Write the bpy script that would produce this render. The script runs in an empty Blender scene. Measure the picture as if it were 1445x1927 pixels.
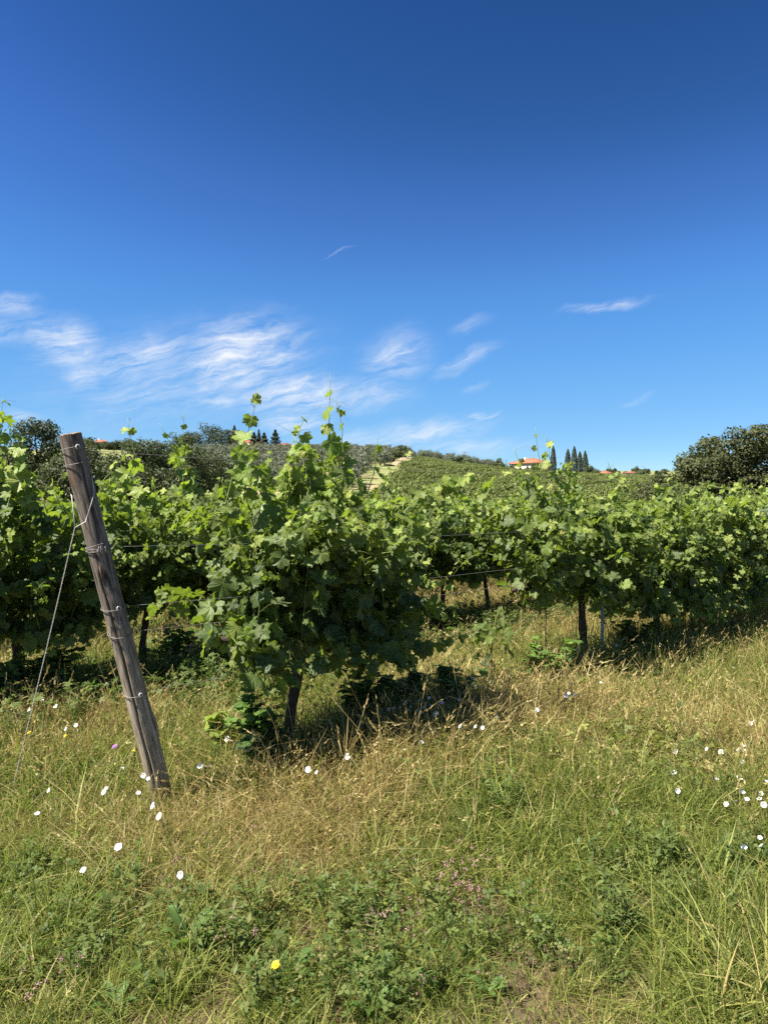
import bpy, math, random
import numpy as np
from mathutils import Vector, Matrix

# ------------------------------------------------------------------ camera, sky, sun, exposure
S = bpy.context.scene
COL = S.collection
F = 1400.0                      # focal length in photograph pixels (1445 wide)
CX, CY = 722.5, 963.5
EYE = 1.6

cam_d = bpy.data.cameras.new("camera")
cam_d.sensor_fit = 'HORIZONTAL'; cam_d.sensor_width = 36.0
cam_d.lens = F / 1445.0 * 36.0
cam_d.clip_start = 0.05; cam_d.clip_end = 6000
cam = bpy.data.objects.new("camera", cam_d); COL.objects.link(cam)
cam.location = (0, 0, EYE); cam.rotation_euler = (math.radians(90), 0, 0)
S.camera = cam

SUN_EL = math.radians(57)
SUN_H = Vector((-0.90, -0.435, 0)).normalized()
SUN_DIR = Vector((SUN_H.x * math.cos(SUN_EL), SUN_H.y * math.cos(SUN_EL), math.sin(SUN_EL)))
sun_d = bpy.data.lights.new("sun", 'SUN'); sun_d.energy = 5.0; sun_d.angle = math.radians(0.53)
sun_d.color = (1.0, 0.955, 0.87)
sun = bpy.data.objects.new("sun", sun_d); COL.objects.link(sun)
sun.rotation_euler = (-SUN_DIR).to_track_quat('-Z', 'Y').to_euler()
sun.location = (-30, -20, 60)

S.view_settings.view_transform = 'Standard'; S.view_settings.look = 'None'
EXPO = 1.55
S.view_settings.exposure = EXPO; S.view_settings.gamma = 1.0
S.view_settings.use_curve_mapping = False
S.cycles.max_bounces = 6; S.cycles.diffuse_bounces = 3; S.cycles.glossy_bounces = 2
S.cycles.transmission_bounces = 4; S.cycles.transparent_max_bounces = 6
S.cycles.use_denoising = False
S.cycles.sample_clamp_indirect = 6.0


class NT:
    """tiny node helper"""
    def __init__(s, tree):
        s.t = tree; tree.nodes.clear()
    def n(s, typ, **kw):
        nd = s.t.nodes.new(typ)
        for k, v in kw.items(): setattr(nd, k, v)
        return nd
    def put(s, sock, v):
        if isinstance(v, bpy.types.NodeSocket): s.t.links.new(v, sock)
        elif v is not None:
            if hasattr(sock, 'default_value') and not isinstance(sock.default_value, float) and isinstance(v, (int, float)):
                v = (v,) * len(sock.default_value)
            if isinstance(v, tuple) and len(v) == 3 and len(sock.default_value) == 4: v = v + (1.0,)
            sock.default_value = v
    def m(s, op, a, b=None, c=None, clamp=False):
        nd = s.n('ShaderNodeMath', operation=op, use_clamp=clamp)
        for i, v in enumerate((a, b, c)):
            if v is not None: s.put(nd.inputs[i], v)
        return nd.outputs[0]
    def v(s, op, a, b=None, scale=None):
        nd = s.n('ShaderNodeVectorMath', operation=op)
        s.put(nd.inputs[0], a)
        if b is not None: s.put(nd.inputs[1], b)
        if scale is not None: s.put(nd.inputs['Scale'], scale)
        return nd.outputs['Value'] if op in ('LENGTH', 'DOT_PRODUCT', 'DISTANCE') else nd.outputs['Vector']
    def noise(s, vec, scale=5, detail=4, rough=.55, dist=0, out='Fac'):
        nd = s.n('ShaderNodeTexNoise')
        if vec is not None: s.put(nd.inputs['Vector'], vec)
        s.put(nd.inputs['Scale'], scale); s.put(nd.inputs['Detail'], detail)
        s.put(nd.inputs['Roughness'], rough); s.put(nd.inputs['Distortion'], dist)
        return nd.outputs[out]
    def mr(s, x, a, b, c=0., d=1., smooth=False):
        nd = s.n('ShaderNodeMapRange', interpolation_type='SMOOTHSTEP' if smooth else 'LINEAR')
        for i, v in enumerate((x, a, b, c, d)): s.put(nd.inputs[i], v)
        return nd.outputs[0]
    def ramp(s, x, stops):
        nd = s.n('ShaderNodeValToRGB'); cr = nd.color_ramp
        while len(cr.elements) < len(stops): cr.elements.new(0.5)
        for e, (p, c) in zip(cr.elements, stops):
            e.position = p; e.color = tuple(c) + (1.0,)
        s.put(nd.inputs[0], x); return nd.outputs[0]
    def mix(s, f, a, b, blend='MIX'):
        nd = s.n('ShaderNodeMix', data_type='RGBA', blend_type=blend)
        s.put(nd.inputs[0], f); s.put(nd.inputs[6], a); s.put(nd.inputs[7], b)
        return nd.outputs[2]
    def attr(s, name, kind='GEOMETRY', out='Fac'):
        nd = s.n('ShaderNodeAttribute', attribute_name=name, attribute_type=kind)
        return nd.outputs[out]


def world():
    w = bpy.data.worlds.new("World"); S.world = w; w.use_nodes = True
    N = NT(w.node_tree)
    sky = N.n('ShaderNodeTexSky', sky_type='NISHITA')
    sky.sun_disc = False; sky.sun_elevation = SUN_EL
    sky.sun_rotation = math.atan2(SUN_DIR.x, SUN_DIR.y)
    sky.altitude = 300; sky.air_density = 1.0; sky.dust_density = 0.25; sky.ozone_density = 3.5
    hs = N.n('ShaderNodeHueSaturation'); hs.inputs['Saturation'].default_value = 1.12
    hs.inputs['Value'].default_value = 1.0; hs.inputs['Hue'].default_value = 0.506
    gm = N.n('ShaderNodeGamma'); gm.inputs[1].default_value = 1.3; N.put(gm.inputs[0], sky.outputs[0])
    N.put(hs.inputs['Color'], N.v('SCALE', gm.outputs[0], scale=.62))
    cv = N.n('ShaderNodeRGBCurve'); N.put(cv.inputs['Color'], N.v('SCALE', hs.outputs[0], scale=.1118))
    for ch, pts in enumerate(([(.0331, .0232), (.0529, .0595), (.0931, .112), (.413, .352)], [(.0976, .0953), (.144, .188), (.227, .342), (.665, .687)],
                              [(.301, .323), (.402, .571), (.539, .811), (.831, 1.0)])):
        c_ = cv.mapping.curves[ch]
        c_.points[0].location = (0, 0); c_.points[1].location = (1.0, {0: 1.0, 1: 1.08, 2: 1.2}[ch])
        for p_ in pts: c_.points.new(*p_)
    cv.mapping.use_clip = False; cv.mapping.extend = 'EXTRAPOLATED'; cv.mapping.update()
    skyc = N.v('SCALE', cv.outputs[0], scale=1 / (.06 * 2 ** EXPO))
    # cirrus wisps, placed by compass bearing and height above the horizon
    tc = N.n('ShaderNodeTexCoord').outputs['Generated']
    sep = N.n('ShaderNodeSeparateXYZ'); N.put(sep.inputs[0], tc)
    x, y, z = sep.outputs
    az = N.m('ARCTAN2', x, y)
    hor = N.m('SQRT', N.m('ADD', N.m('MULTIPLY', x, x), N.m('MULTIPLY', y, y)))
    te = N.m('DIVIDE', z, N.m('MAXIMUM', hor, 0.02))
    cb = N.n('ShaderNodeCombineXYZ'); N.put(cb.inputs[0], az); N.put(cb.inputs[1], te)
    P = cb.outputs[0]
    warp = N.v('SCALE', N.v('SUBTRACT', N.noise(P, 14, 3, .55, 0, 'Color'), (.5, .5, .5)), scale=0.030)
    warp2 = N.v('SCALE', N.v('SUBTRACT', N.noise(P, 45, 2, .5, 0, 'Color'), (.5, .5, .5)), scale=0.008)
    Pw = N.v('ADD', N.v('ADD', P, warp), warp2)
    total = None
    # px, py, half width, half height, tilt (deg, rising to the right), strength
    patches = [(115, 640, 100, 62, -10, .80), (158, 706, 55, 40, 10, .62), (25, 572, 60, 26, 12, .70),
               (5, 622, 80, 30, 8, .50), (255, 668, 150, 46, 20, .78), (450, 670, 170, 92, 20, 1.0),
               (560, 740, 150, 60, 0, .88), (405, 750, 75, 26, 5, .62), (555, 795, 90, 36, 0, .72),
               (745, 668, 95, 62, 14, .60), (870, 680, 85, 20, 26, .55), (690, 745, 120, 42, 6, .58),
               (905, 777, 46, 11, 2, .75), (800, 812, 160, 34, 6, .68), (880, 842, 150, 26, 0, .45),
               (1140, 577, 95, 12, 4, .55), (700, 830, 200, 34, 0, .5), (30, 788, 80, 16, 0, .45),
               (250, 772, 130, 6, 0, .42), (638, 474, 44, 3, 16, .26), (885, 608, 50, 18, 20, .34),
               (1200, 745, 40, 10, 20, .28), (-330, 640, 260, 70, 15, .8), (1750, 700, 160, 40, 10, .5),
               (350, 700, 330, 130, 12, .42), (890, 728, 36, 12, 20, .34)]
    for px, py, hw, hh, tilt, st in patches:
        a = math.atan((px - CX) / F); t_ = (CY - py) / F * math.cos(a)
        d = N.v('SUBTRACT', Pw, (a, t_, 0))
        rt = N.n('ShaderNodeVectorRotate', rotation_type='Z_AXIS')
        N.put(rt.inputs['Vector'], d); rt.inputs['Angle'].default_value = -math.radians(tilt)
        q = N.v('MULTIPLY', rt.outputs[0], (F / hw, F / hh, 0))
        mk = N.mr(N.v('LENGTH', q), 0.0, 1.15, st, 0.0, True)
        total = mk if total is None else N.m('MAXIMUM', total, mk)
    rot = N.n('ShaderNodeVectorRotate', rotation_type='Z_AXIS')
    N.put(rot.inputs['Vector'], Pw); rot.inputs['Angle'].default_value = -math.radians(17)
    stv = N.v('MULTIPLY', rot.outputs[0], (8, 52, 1))
    fib = N.noise(stv, 1.3, 9, .66, .45)
    fib2 = N.noise(N.v('MULTIPLY', rot.outputs[0], (26, 120, 1)), 1.5, 5, .6, .6)
    soft = N.noise(P, 22, 5, .55, .3)
    fb = N.m('ADD', N.m('MULTIPLY', fib, .62), N.m('ADD', N.m('MULTIPLY', fib2, .18), N.m('MULTIPLY', soft, .2)))
    fb = N.mr(fb, .37, .64, 0.04, 1.15)
    dens = N.m('MULTIPLY', total, fb)
    dens = N.m('MULTIPLY', N.m('POWER', N.m('MAXIMUM', dens, 0.0), 1.2), 1.06, clamp=True)
    col = N.mix(dens, skyc, tuple(k / (.06 * 2 ** EXPO) for k in (.97, 1.0, 1.04)))
    bg = N.n('ShaderNodeBackground'); N.put(bg.inputs['Color'], col); bg.inputs['Strength'].default_value = 0.06
    out = N.n('ShaderNodeOutputWorld'); N.put(out.inputs[0], bg.outputs[0])
    return sky, bg
world()
S.world.cycles.sampling_method = 'NONE'

# ------------------------------------------------------------------ helpers
RNG = np.random.default_rng(11)

def tag(o, label=None, cat=None, group=None, kind=None):
    if label: o['label'] = label
    if cat: o['category'] = cat
    if group: o['group'] = group
    if kind: o['kind'] = kind
    return o

def link(name, data, parent=None, mat=None):
    o = bpy.data.objects.new(name, data); COL.objects.link(o)
    if parent is not None: o.parent = parent
    if mat is not None and data is not None and not data.materials: data.materials.append(mat)
    return o

def empty(name, loc, rz=0.0):
    o = bpy.data.objects.new(name, None); COL.objects.link(o)
    o.location = loc; o.rotation_euler = (0, 0, rz); o.empty_display_size = .1
    return o

def mesh(name, V, Fc, smooth=True, attrs=None, mat=None):
    """V (n,3); Fc: (m,3)/(m,4) array or list of such arrays; attrs: name -> per vertex float (n) or vector (n,3)"""
    V = np.asarray(V, np.float32).reshape(-1, 3)
    arrs = [np.asarray(a, np.int32) for a in (Fc if isinstance(Fc, list) else [Fc]) if len(a)]
    me = bpy.data.meshes.new(name)
    me.vertices.add(len(V)); me.vertices.foreach_set('co', V.ravel())
    if arrs:
        loops = np.concatenate([a.ravel() for a in arrs])
        tot = np.concatenate([np.full(len(a), a.shape[1], np.int32) for a in arrs])
        start = np.concatenate([[0], np.cumsum(tot)[:-1]]).astype(np.int32)
        me.loops.add(len(loops)); me.loops.foreach_set('vertex_index', loops)
        me.polygons.add(len(tot)); me.polygons.foreach_set('loop_start', start)
        try: me.polygons.foreach_set('loop_total', tot)
        except Exception: pass
        if smooth: me.polygons.foreach_set('use_smooth', np.ones(len(tot), bool))
    for k, a in (attrs or {}).items():
        a = np.asarray(a, np.float32)
        if a.ndim == 1:
            at = me.attributes.new(k, 'FLOAT', 'POINT'); at.data.foreach_set('value', a)
        else:
            at = me.attributes.new(k, 'FLOAT_VECTOR', 'POINT'); at.data.foreach_set('vector', a.ravel())
    me.update(calc_edges=True); me.validate()
    if mat: me.materials.append(mat)
    return me

def unit(a):
    a = np.asarray(a, float); return a / np.maximum(np.linalg.norm(a, axis=-1, keepdims=True), 1e-9)

def tube_arrays(pts, rad, sides=6, cap=True):
    pts = np.asarray(pts, float); n = len(pts)
    rad = np.broadcast_to(np.asarray(rad, float), (n,))
    T = unit(np.gradient(pts, axis=0))
    ref = np.array([0., 0, 1]) if abs(T[:, 2]).mean() < .8 else np.array([1., 0, 0])
    A = unit(np.cross(T, ref)); B = np.cross(T, A)
    th = np.arange(sides) * 2 * np.pi / sides
    ring = A[:, None] * np.cos(th)[None, :, None] + B[:, None] * np.sin(th)[None, :, None]
    V = (pts[:, None] + ring * rad[:, None, None]).reshape(-1, 3)
    i = np.arange(n - 1)[:, None] * sides; j = np.arange(sides)[None]
    k = (j + 1) % sides
    Q = np.stack([i + j, i + k, i + sides + k, i + sides + j], -1).reshape(-1, 4)
    if cap:
        V = np.concatenate([V, pts[:1], pts[-1:]])
        c0, c1 = n * sides, n * sides + 1
        jj = np.arange(sides); kk = (jj + 1) % sides
        t0 = np.stack([np.full(sides, c0), kk, jj, jj], -1)[:, :3]
        b = (n - 1) * sides
        t1 = np.stack([np.full(sides, c1), b + jj, b + kk], -1)
        return V, Q, np.concatenate([t0, t1])
    return V, Q, np.zeros((0, 3), int)

class MB:
    """collects pieces into one mesh"""
    def __init__(s): s.V = []; s.Q = []; s.T = []; s.n = 0; s.A = []
    def add(s, V, Q=None, T=None, a=0.0):
        V = np.asarray(V, float)
        s.V.append(V)
        if Q is not None and len(Q): s.Q.append(np.asarray(Q) + s.n)
        if T is not None and len(T): s.T.append(np.asarray(T) + s.n)
        s.A.append(np.broadcast_to(np.asarray(a, float), (len(V),)))
        s.n += len(V)
    def tube(s, pts, rad, sides=6, a=0.0): s.add(*tube_arrays(pts, rad, sides), a=a)
    def box(s, lo, hi, R=None, off=(0, 0, 0)):
        lo = np.array(lo, float); hi = np.array(hi, float)
        c = np.array([[x, y, z] for x in (0, 1) for y in (0, 1) for z in (0, 1)], float)
        V = lo + c * (hi - lo)
        if R is not None: V = V @ np.asarray(R).T
        V = V + np.array(off)
        Q = [[0, 1, 3, 2], [4, 6, 7, 5], [0, 4, 5, 1], [2, 3, 7, 6], [0, 2, 6, 4], [1, 5, 7, 3]]
        s.add(V, Q)
    def mesh(s, name, mat=None, smooth=True, attr='rnd'):
        F_ = []
        if s.Q: F_.append(np.concatenate(s.Q))
        if s.T: F_.append(np.concatenate(s.T))
        return mesh(name, np.concatenate(s.V), F_, smooth, {attr: np.concatenate(s.A)}, mat)

def vnoise(x, y, scale, seed=0, octv=4):
    """fractal value noise, 0..1"""
    x = np.asarray(x, float) * scale; y = np.asarray(y, float) * scale
    out = np.zeros(np.broadcast(x, y).shape); amp = 1.; tot = 0.
    for o in range(octv):
        xi = np.floor(x).astype(np.int64); yi = np.floor(y).astype(np.int64)
        fx = x - xi; fy = y - yi
        fx = fx * fx * (3 - 2 * fx); fy = fy * fy * (3 - 2 * fy)
        def h(a, b):
            v = (a * 374761393 + b * 668265263 + (seed + o) * 1442695041) & 0x7fffffff
            v = ((v ^ (v >> 13)) * 1274126177) & 0x7fffffff
            return ((v ^ (v >> 16)) & 0xffff) / 65535.0
        n = (h(xi, yi) * (1 - fx) + h(xi + 1, yi) * fx) * (1 - fy) + (h(xi, yi + 1) * (1 - fx) + h(xi + 1, yi + 1) * fx) * fy
        out += n * amp; tot += amp; amp *= .5; x = x * 2.03 + 17.1; y = y * 2.03 + 5.7
    return out / tot

# terrain ------------------------------------------------------------------
_HX = np.array([-600, -260, -170, -88, -64, -29, 4, 30, 56, 89, 113, 170, 400, 900], float)
_HZ = np.array([26, 25, 24.5, 25.5, 26.6, 27.6, 26.2, 22.4, 18.0, 15.6, 13.8, 13.2, 13, 13], float)
def height(x, y):
    x = np.asarray(x, float); y = np.asarray(y, float)
    s = np.clip((y - 55) / 275.0, 0, 1)
    ramp = s * .86 + .14 * s * s * (3 - 2 * s)
    H = np.interp(x, _HX, _HZ)
    z = H * ramp
    z = z + .013 * np.clip(y - 12, 0, 45)
    right = np.clip((x - 40) / 60.0, 0, 1)
    z = z + np.clip(y - 330, 0, 2500) * (0.046 * right + 0.012)
    z = z + 18.5 * np.exp(-((x + 205) / 110.0) ** 2 - ((y - 520) / 90.0) ** 2)
    far = np.clip((y - 70) / 60, 0, 1)
    z = z + far * (vnoise(x, y, 1 / 34.0, 3, 3) - .5) * 2.2
    near = 1 - np.clip((np.hypot(x, y) - 30) / 30, 0, 1)
    z = z + near * ((vnoise(x, y, .55, 8, 3) - .5) * .10)
    return z
def at(px, y):            # ground point under photograph column px at depth y
    x = (px - CX) / F * y
    return Vector((x, y, float(height(x, y))))
def pix(px, py, y):       # free point at depth y
    return Vector(((px - CX) / F * y, y, EYE + (CY - py) / F * y))

# ------------------------------------------------------------------ materials
def new_mat(name):
    m = bpy.data.materials.new(name); m.use_nodes = True
    return m, NT(m.node_tree)

def finish(N, bsdf):
    out = N.n('ShaderNodeOutputMaterial'); N.put(out.inputs[0], bsdf)

def principled(N, col, rough=.6, spec=.4, normal=None, metal=0.0):
    b = N.n('ShaderNodeBsdfPrincipled')
    N.put(b.inputs['Base Color'], col); N.put(b.inputs['Roughness'], rough)
    N.put(b.inputs['Specular IOR Level'], spec); N.put(b.inputs['Metallic'], metal)
    if normal is not None: N.put(b.inputs['Normal'], normal)
    return b.outputs[0]

def bump(N, h, strength=.4, dist=.01):
    b = N.n('ShaderNodeBump'); b.inputs['Strength'].default_value = strength
    b.inputs['Distance'].default_value = dist; N.put(b.inputs['Height'], h); return b.outputs[0]

def rnd_obj(N, kind='GEOMETRY'):
    oi = N.n('ShaderNodeObjectInfo').outputs['Random']
    return N.m('FRACT', N.m('ADD', oi, N.attr('rnd', kind)))

def leaf_material(name, stops_old, stops_young, under, trans, rough=.42, spec=.35, veins=True, tw=.35):
    """two-sided leaf: glossy upper face, paler matt underside, light passing through"""
    m, N = new_mat(name)
    r = rnd_obj(N); age = N.attr('age')
    old = N.ramp(r, stops_old); yng = N.ramp(r, stops_young)
    top = N.mix(age, old, yng)
    nrm = None
    if veins:
        lc = N.attr('lc', out='Vector')
        g = N.n('ShaderNodeTexGradient', gradient_type='RADIAL'); N.put(g.inputs[0], lc)
        ang = N.m('PINGPONG', N.m('ADD', g.outputs[0], 0.0), 1 / 15.0)   # a vein every 48 degrees
        rad = N.v('LENGTH', lc)
        dist = N.m('MULTIPLY', ang, rad)
        vein = N.mr(dist, .002, .009, 1., 0., True)
        top = N.mix(N.m('MULTIPLY', vein, .28), top, (.20, .25, .07))
        nz = N.noise(lc, 9, 2, .5)
        nrm = bump(N, N.m('ADD', N.m('MULTIPLY', vein, -.5), nz), .35, .012)
    bf = N.n('ShaderNodeNewGeometry').outputs['Backfacing']
    und = N.mix(.55, top, under)
    col = N.mix(bf, top, und)
    ro = N.m('ADD', rough, N.m('MULTIPLY', bf, .3))
    p = principled(N, col, ro, spec, nrm)
    tr = N.n('ShaderNodeBsdfTranslucent')
    tcol = N.mix(age, trans, tuple(min(1, c * 1.5) for c in trans))
    N.put(tr.inputs['Color'], tcol)
    mx = N.n('ShaderNodeMixShader'); mx.inputs[0].default_value = tw
    N.put(mx.inputs[1], p); N.put(mx.inputs[2], tr.outputs[0])
    finish(N, mx.outputs[0]); return m

M = {}
M['vine_leaf'] = leaf_material('vine_leaf',
    [(0, (.030, .050, .013)), (.4, (.044, .070, .017)), (.75, (.066, .096, .021)), (.96, (.105, .135, .026)), (1, (.22, .20, .05))],
    [(0, (.150, .215, .032)), (.5, (.220, .280, .045)), (1, (.320, .350, .080))],
    (.15, .17, .075), (.25, .35, .028), .46, .30, tw=.33)
M['weed_leaf'] = leaf_material('weed_leaf',
    [(0, (.035, .070, .020)), (.5, (.055, .105, .028)), (1, (.085, .140, .035))],
    [(0, (.10, .17, .035)), (1, (.17, .24, .05))], (.12, .15, .08), (.20, .33, .04), .55, .25, False, .3)

def crown_material(name, stops, trans, tw=.22, rough=.6):
    m, N = new_mat(name)
    r = rnd_obj(N)
    col = N.ramp(r, stops)
    p = principled(N, col, rough, .25)
    tr = N.n('ShaderNodeBsdfTranslucent'); N.put(tr.inputs['Color'], trans)
    mx = N.n('ShaderNodeMixShader'); mx.inputs[0].default_value = tw
    N.put(mx.inputs[1], p); N.put(mx.inputs[2], tr.outputs[0]); finish(N, mx.outputs[0]); return m
M['oak'] = crown_material('oak_leaf', [(0, (.030, .038, .014)), (.5, (.046, .056, .019)), (1, (.074, .084, .027))], (.08, .12, .025))
M['oak_b'] = crown_material('oak_leaf_b', [(0, (.046, .054, .019)), (.5, (.068, .076, .025)), (1, (.104, .110, .036))], (.11, .13, .03))
M['olive'] = crown_material('olive_leaf', [(0, (.090, .100, .062)), (.5, (.130, .142, .092)), (1, (.185, .195, .135))], (.10, .12, .05))
M['cypress'] = crown_material('cypress_leaf', [(0, (.020, .030, .014)), (.6, (.030, .042, .019)), (1, (.046, .058, .026))], (.02, .03, .01), .1)
M['hedge'] = crown_material('far_vine_leaf', [(0, (.105, .125, .034)), (.5, (.150, .170, .050)), (1, (.215, .225, .075))], (.18, .28, .04))
M['shrub'] = crown_material('shrub_leaf', [(0, (.050, .070, .025)), (.5, (.075, .095, .035)), (1, (.11, .125, .05))], (.10, .14, .03))

def grass_material(name, green, dry, trans_g, trans_d, tw=.38, rough=.55):
    m, N = new_mat(name)
    oi = N.n('ShaderNodeObjectInfo').outputs['Random']
    r = N.m('FRACT', N.m('ADD', oi, N.attr('rnd')))
    d = N.m('ADD', N.attr('col', 'INSTANCER'), N.attr('kdry'))
    dd = N.mr(N.m('ADD', d, N.m('MULTIPLY', N.m('SUBTRACT', r, .5), .62)), .35, .70, 0., 1., True)
    r2 = N.m('FRACT', N.m('MULTIPLY', r, 7.31))
    col = N.mix(dd, N.ramp(r2, green), N.ramp(r2, dry))
    p = principled(N, col, rough, .22)
    tr = N.n('ShaderNodeBsdfTranslucent'); N.put(tr.inputs['Color'], N.mix(dd, trans_g, trans_d))
    mx = N.n('ShaderNodeMixShader'); mx.inputs[0].default_value = tw
    N.put(mx.inputs[1], p); N.put(mx.inputs[2], tr.outputs[0]); finish(N, mx.outputs[0]); return m
GREEN = [(0, (.062, .084, .018)), (.4, (.120, .145, .028)), (.75, (.190, .208, .042)), (1, (.290, .290, .078))]
DRY = [(0, (.220, .155, .055)), (.45, (.340, .255, .095)), (.8, (.450, .360, .150)), (1, (.56, .47, .23))]
M['grass'] = grass_material('grass_blade', GREEN, DRY, (.26, .34, .045), (.42, .33, .11))
M['clover'] = grass_material('clover_leaf', [(0, (.062, .090, .024)), (.5, (.100, .135, .034)), (1, (.150, .180, .05))],
                             [(0, (.16, .16, .05)), (1, (.26, .22, .09))], (.16, .28, .04), (.24, .2, .07))

def flat(name, col, rough=.6, spec=.4, metal=0., var=.0, nscale=30, bmp=0.):
    m, N = new_mat(name)
    c = col; nrm = None
    if var or bmp:
        tcn = N.n('ShaderNodeTexCoord').outputs['Object']
        nz = N.noise(tcn, nscale, 5, .6)
        if var: c = N.mix(N.mr(nz, .3, .7), tuple(max(0, k * (1 - var)) for k in col), tuple(min(1, k * (1 + var)) for k in col))
        if bmp: nrm = bump(N, nz, bmp, .01)
    finish(N, principled(N, c, rough, spec, nrm, metal)); return m
M['shoot'] = flat('green_shoot', (.17, .22, .055), .5, .3, var=.35, nscale=8)
M['tendril'] = flat('shoot_tip', (.20, .17, .06), .5, .3, var=.3, nscale=9)
M['bark'] = flat('vine_bark', (.060, .042, .030), .9, .2, var=.5, nscale=22, bmp=.9)
M['tree_bark'] = flat('tree_bark', (.075, .062, .048), .9, .2, var=.4, nscale=6, bmp=.6)
M['wire'] = flat('galvanised_wire', (.62, .59, .54), .55, .4, .25, var=.2, nscale=60)
M['old_wire'] = flat('weathered_wire', (.20, .185, .165), .6, .4, .2, var=.35, nscale=60)
M['steel'] = flat('galvanised_stake', (.30, .30, .29), .55, .4, .4, var=.25, nscale=18)
M['rust'] = flat('rusty_rod', (.085, .060, .045), .8, .3, .2, var=.4, nscale=30)
M['petal'] = None
def petal_mat():
    m, N = new_mat('bindweed_petal')
    p = principled(N, N.mix(rnd_obj(N), (.80, .80, .78), (.84, .80, .80)), .6, .3)
    tr = N.n('ShaderNodeBsdfTranslucent'); N.put(tr.inputs['Color'], (.75, .75, .72))
    mx = N.n('ShaderNodeMixShader'); mx.inputs[0].default_value = .3
    N.put(mx.inputs[1], p); N.put(mx.inputs[2], tr.outputs[0]); finish(N, mx.outputs[0]); return m
M['petal'] = petal_mat()
M['throat'] = flat('flower_throat', (.62, .60, .30), .6, .3)
M['yellow'] = flat('yellow_petal', (.78, .56, .02), .6, .3, var=.1)
M['pink'] = flat('pink_floret', (.29, .175, .145), .7, .2, var=.3, nscale=80)
M['purple'] = flat('purple_floret', (.36, .16, .38), .7, .2, var=.3, nscale=80)

def wood_mat():
    m, N = new_mat('weathered_post_wood')
    tc = N.n('ShaderNodeTexCoord').outputs['Object']
    st = N.v('MULTIPLY', tc, (85, 85, 5.0))
    g1 = N.noise(st, 1.1, 9, .72, .6)
    g2 = N.noise(N.v('MULTIPLY', tc, (230, 230, 9)), 1.2, 5, .65)
    big = N.noise(tc, 3.2, 4, .6)
    sep = N.n('ShaderNodeSeparateXYZ'); N.put(sep.inputs[0], tc)
    zz = sep.outputs[2]
    base = N.ramp(g1, [(.32, (.030, .024, .018)), (.42, (.185, .142, .098)), (.53, (.330, .262, .186)), (.68, (.50, .42, .315))])
    grey = N.ramp(g1, [(.32, (.018, .015, .012)), (.44, (.100, .078, .060)), (.56, (.210, .170, .133)), (.73, (.37, .31, .255))])
    up = N.mr(N.m('ADD', zz, N.m('MULTIPLY', big, .7)), 1.0, 1.75, 0., 1., True)
    col = N.mix(up, base, grey)
    col = N.mix(N.m('MULTIPLY', N.mr(g2, .32, .46, 1., 0.), .55), col, (.020, .014, .011))
    # crack and torn places are stored on the mesh
    col = N.mix(N.attr('crack'), col, (.014, .010, .008))
    col = N.mix(N.attr('raw'), col, N.mix(g1, (.20, .085, .035), (.40, .25, .14)))
    h = N.m('ADD', g1, N.m('MULTIPLY', g2, .5))
    finish(N, principled(N, col, .85, .2, bump(N, h, .55, .006))); return m
M['wood'] = wood_mat()
def cut_mat():
    m, N = new_mat('post_end_grain')
    tc = N.n('ShaderNodeTexCoord').outputs['Object']
    nz = N.noise(tc, 90, 5, .7)
    w = N.n('ShaderNodeTexWave', wave_type='RINGS', rings_direction='Z'); N.put(w.inputs['Vector'], tc)
    w.inputs['Scale'].default_value = 40; w.inputs['Distortion'].default_value = 3
    col = N.ramp(N.m('ADD', N.m('MULTIPLY', nz, .7), N.m('MULTIPLY', w.outputs['Fac'], .3)),
                 [(.3, (.08, .055, .036)), (.55, (.27, .20, .14)), (.8, (.44, .35, .26))])
    finish(N, principled(N, col, .9, .15, bump(N, nz, .8, .01))); return m
M['end_grain'] = cut_mat()

def ground_mat():
    m, N = new_mat('ground_soil')
    pos = N.n('ShaderNodeNewGeometry').outputs['Position']
    n1 = N.noise(pos, 1.3, 6, .6); n2 = N.noise(pos, 28, 6, .7); n3 = N.noise(pos, .045, 5, .6)
    soil = N.ramp(n2, [(.25, (.040, .026, .016)), (.5, (.095, .062, .038)), (.75, (.20, .140, .085))])
    thatch = N.ramp(n2, [(.25, (.036, .034, .014)), (.5, (.085, .074, .032)), (.75, (.20, .160, .08))])
    near = N.mix(N.mr(n1, .42, .60, 0., 1., True), soil, thatch)
    far = N.ramp(N.noise(pos, .35, 6, .65), [(.3, (.120, .145, .045)), (.55, (.190, .195, .075)), (.8, (.30, .255, .13))])
    bare = N.mr(n3, .57, .66, 0., 1., True)
    far = N.mix(N.m('MULTIPLY', bare, .7), far, (.33, .235, .14))
    sep = N.n('ShaderNodeSeparateXYZ'); N.put(sep.inputs[0], pos)
    f = N.mr(sep.outputs[1], 45, 75, 0., 1., True)
    finish(N, principled(N, N.mix(f, near, far), .95, .1, bump(N, n2, .7, .03))); return m
M['ground'] = ground_mat()
M['dirt'] = flat('dry_track_earth', (.30, .225, .14), .95, .1, var=.25, nscale=.6, bmp=.3)
M['path_soil'] = flat('reddish_bare_soil', (.20, .125, .075), .95, .1, var=.4, nscale=26, bmp=.8)
M['cream'] = flat('cream_plaster', (.60, .50, .36), .9, .2, var=.08, nscale=1.5)
M['ochre'] = flat('ochre_plaster', (.62, .36, .17), .9, .2, var=.08, nscale=1.5)
M['white_wall'] = flat('pale_plaster', (.62, .54, .44), .9, .2, var=.08, nscale=1.5)
M['stone'] = flat('grey_stone', (.30, .28, .25), .95, .2, var=.35, nscale=2.2, bmp=.5)
M['shutter'] = flat('brown_shutter', (.10, .06, .035), .6, .3)
M['pane'] = flat('window_pane', (.03, .035, .04), .1, .5)
M['timber'] = flat('pole_timber', (.11, .085, .065), .9, .2)
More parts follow.
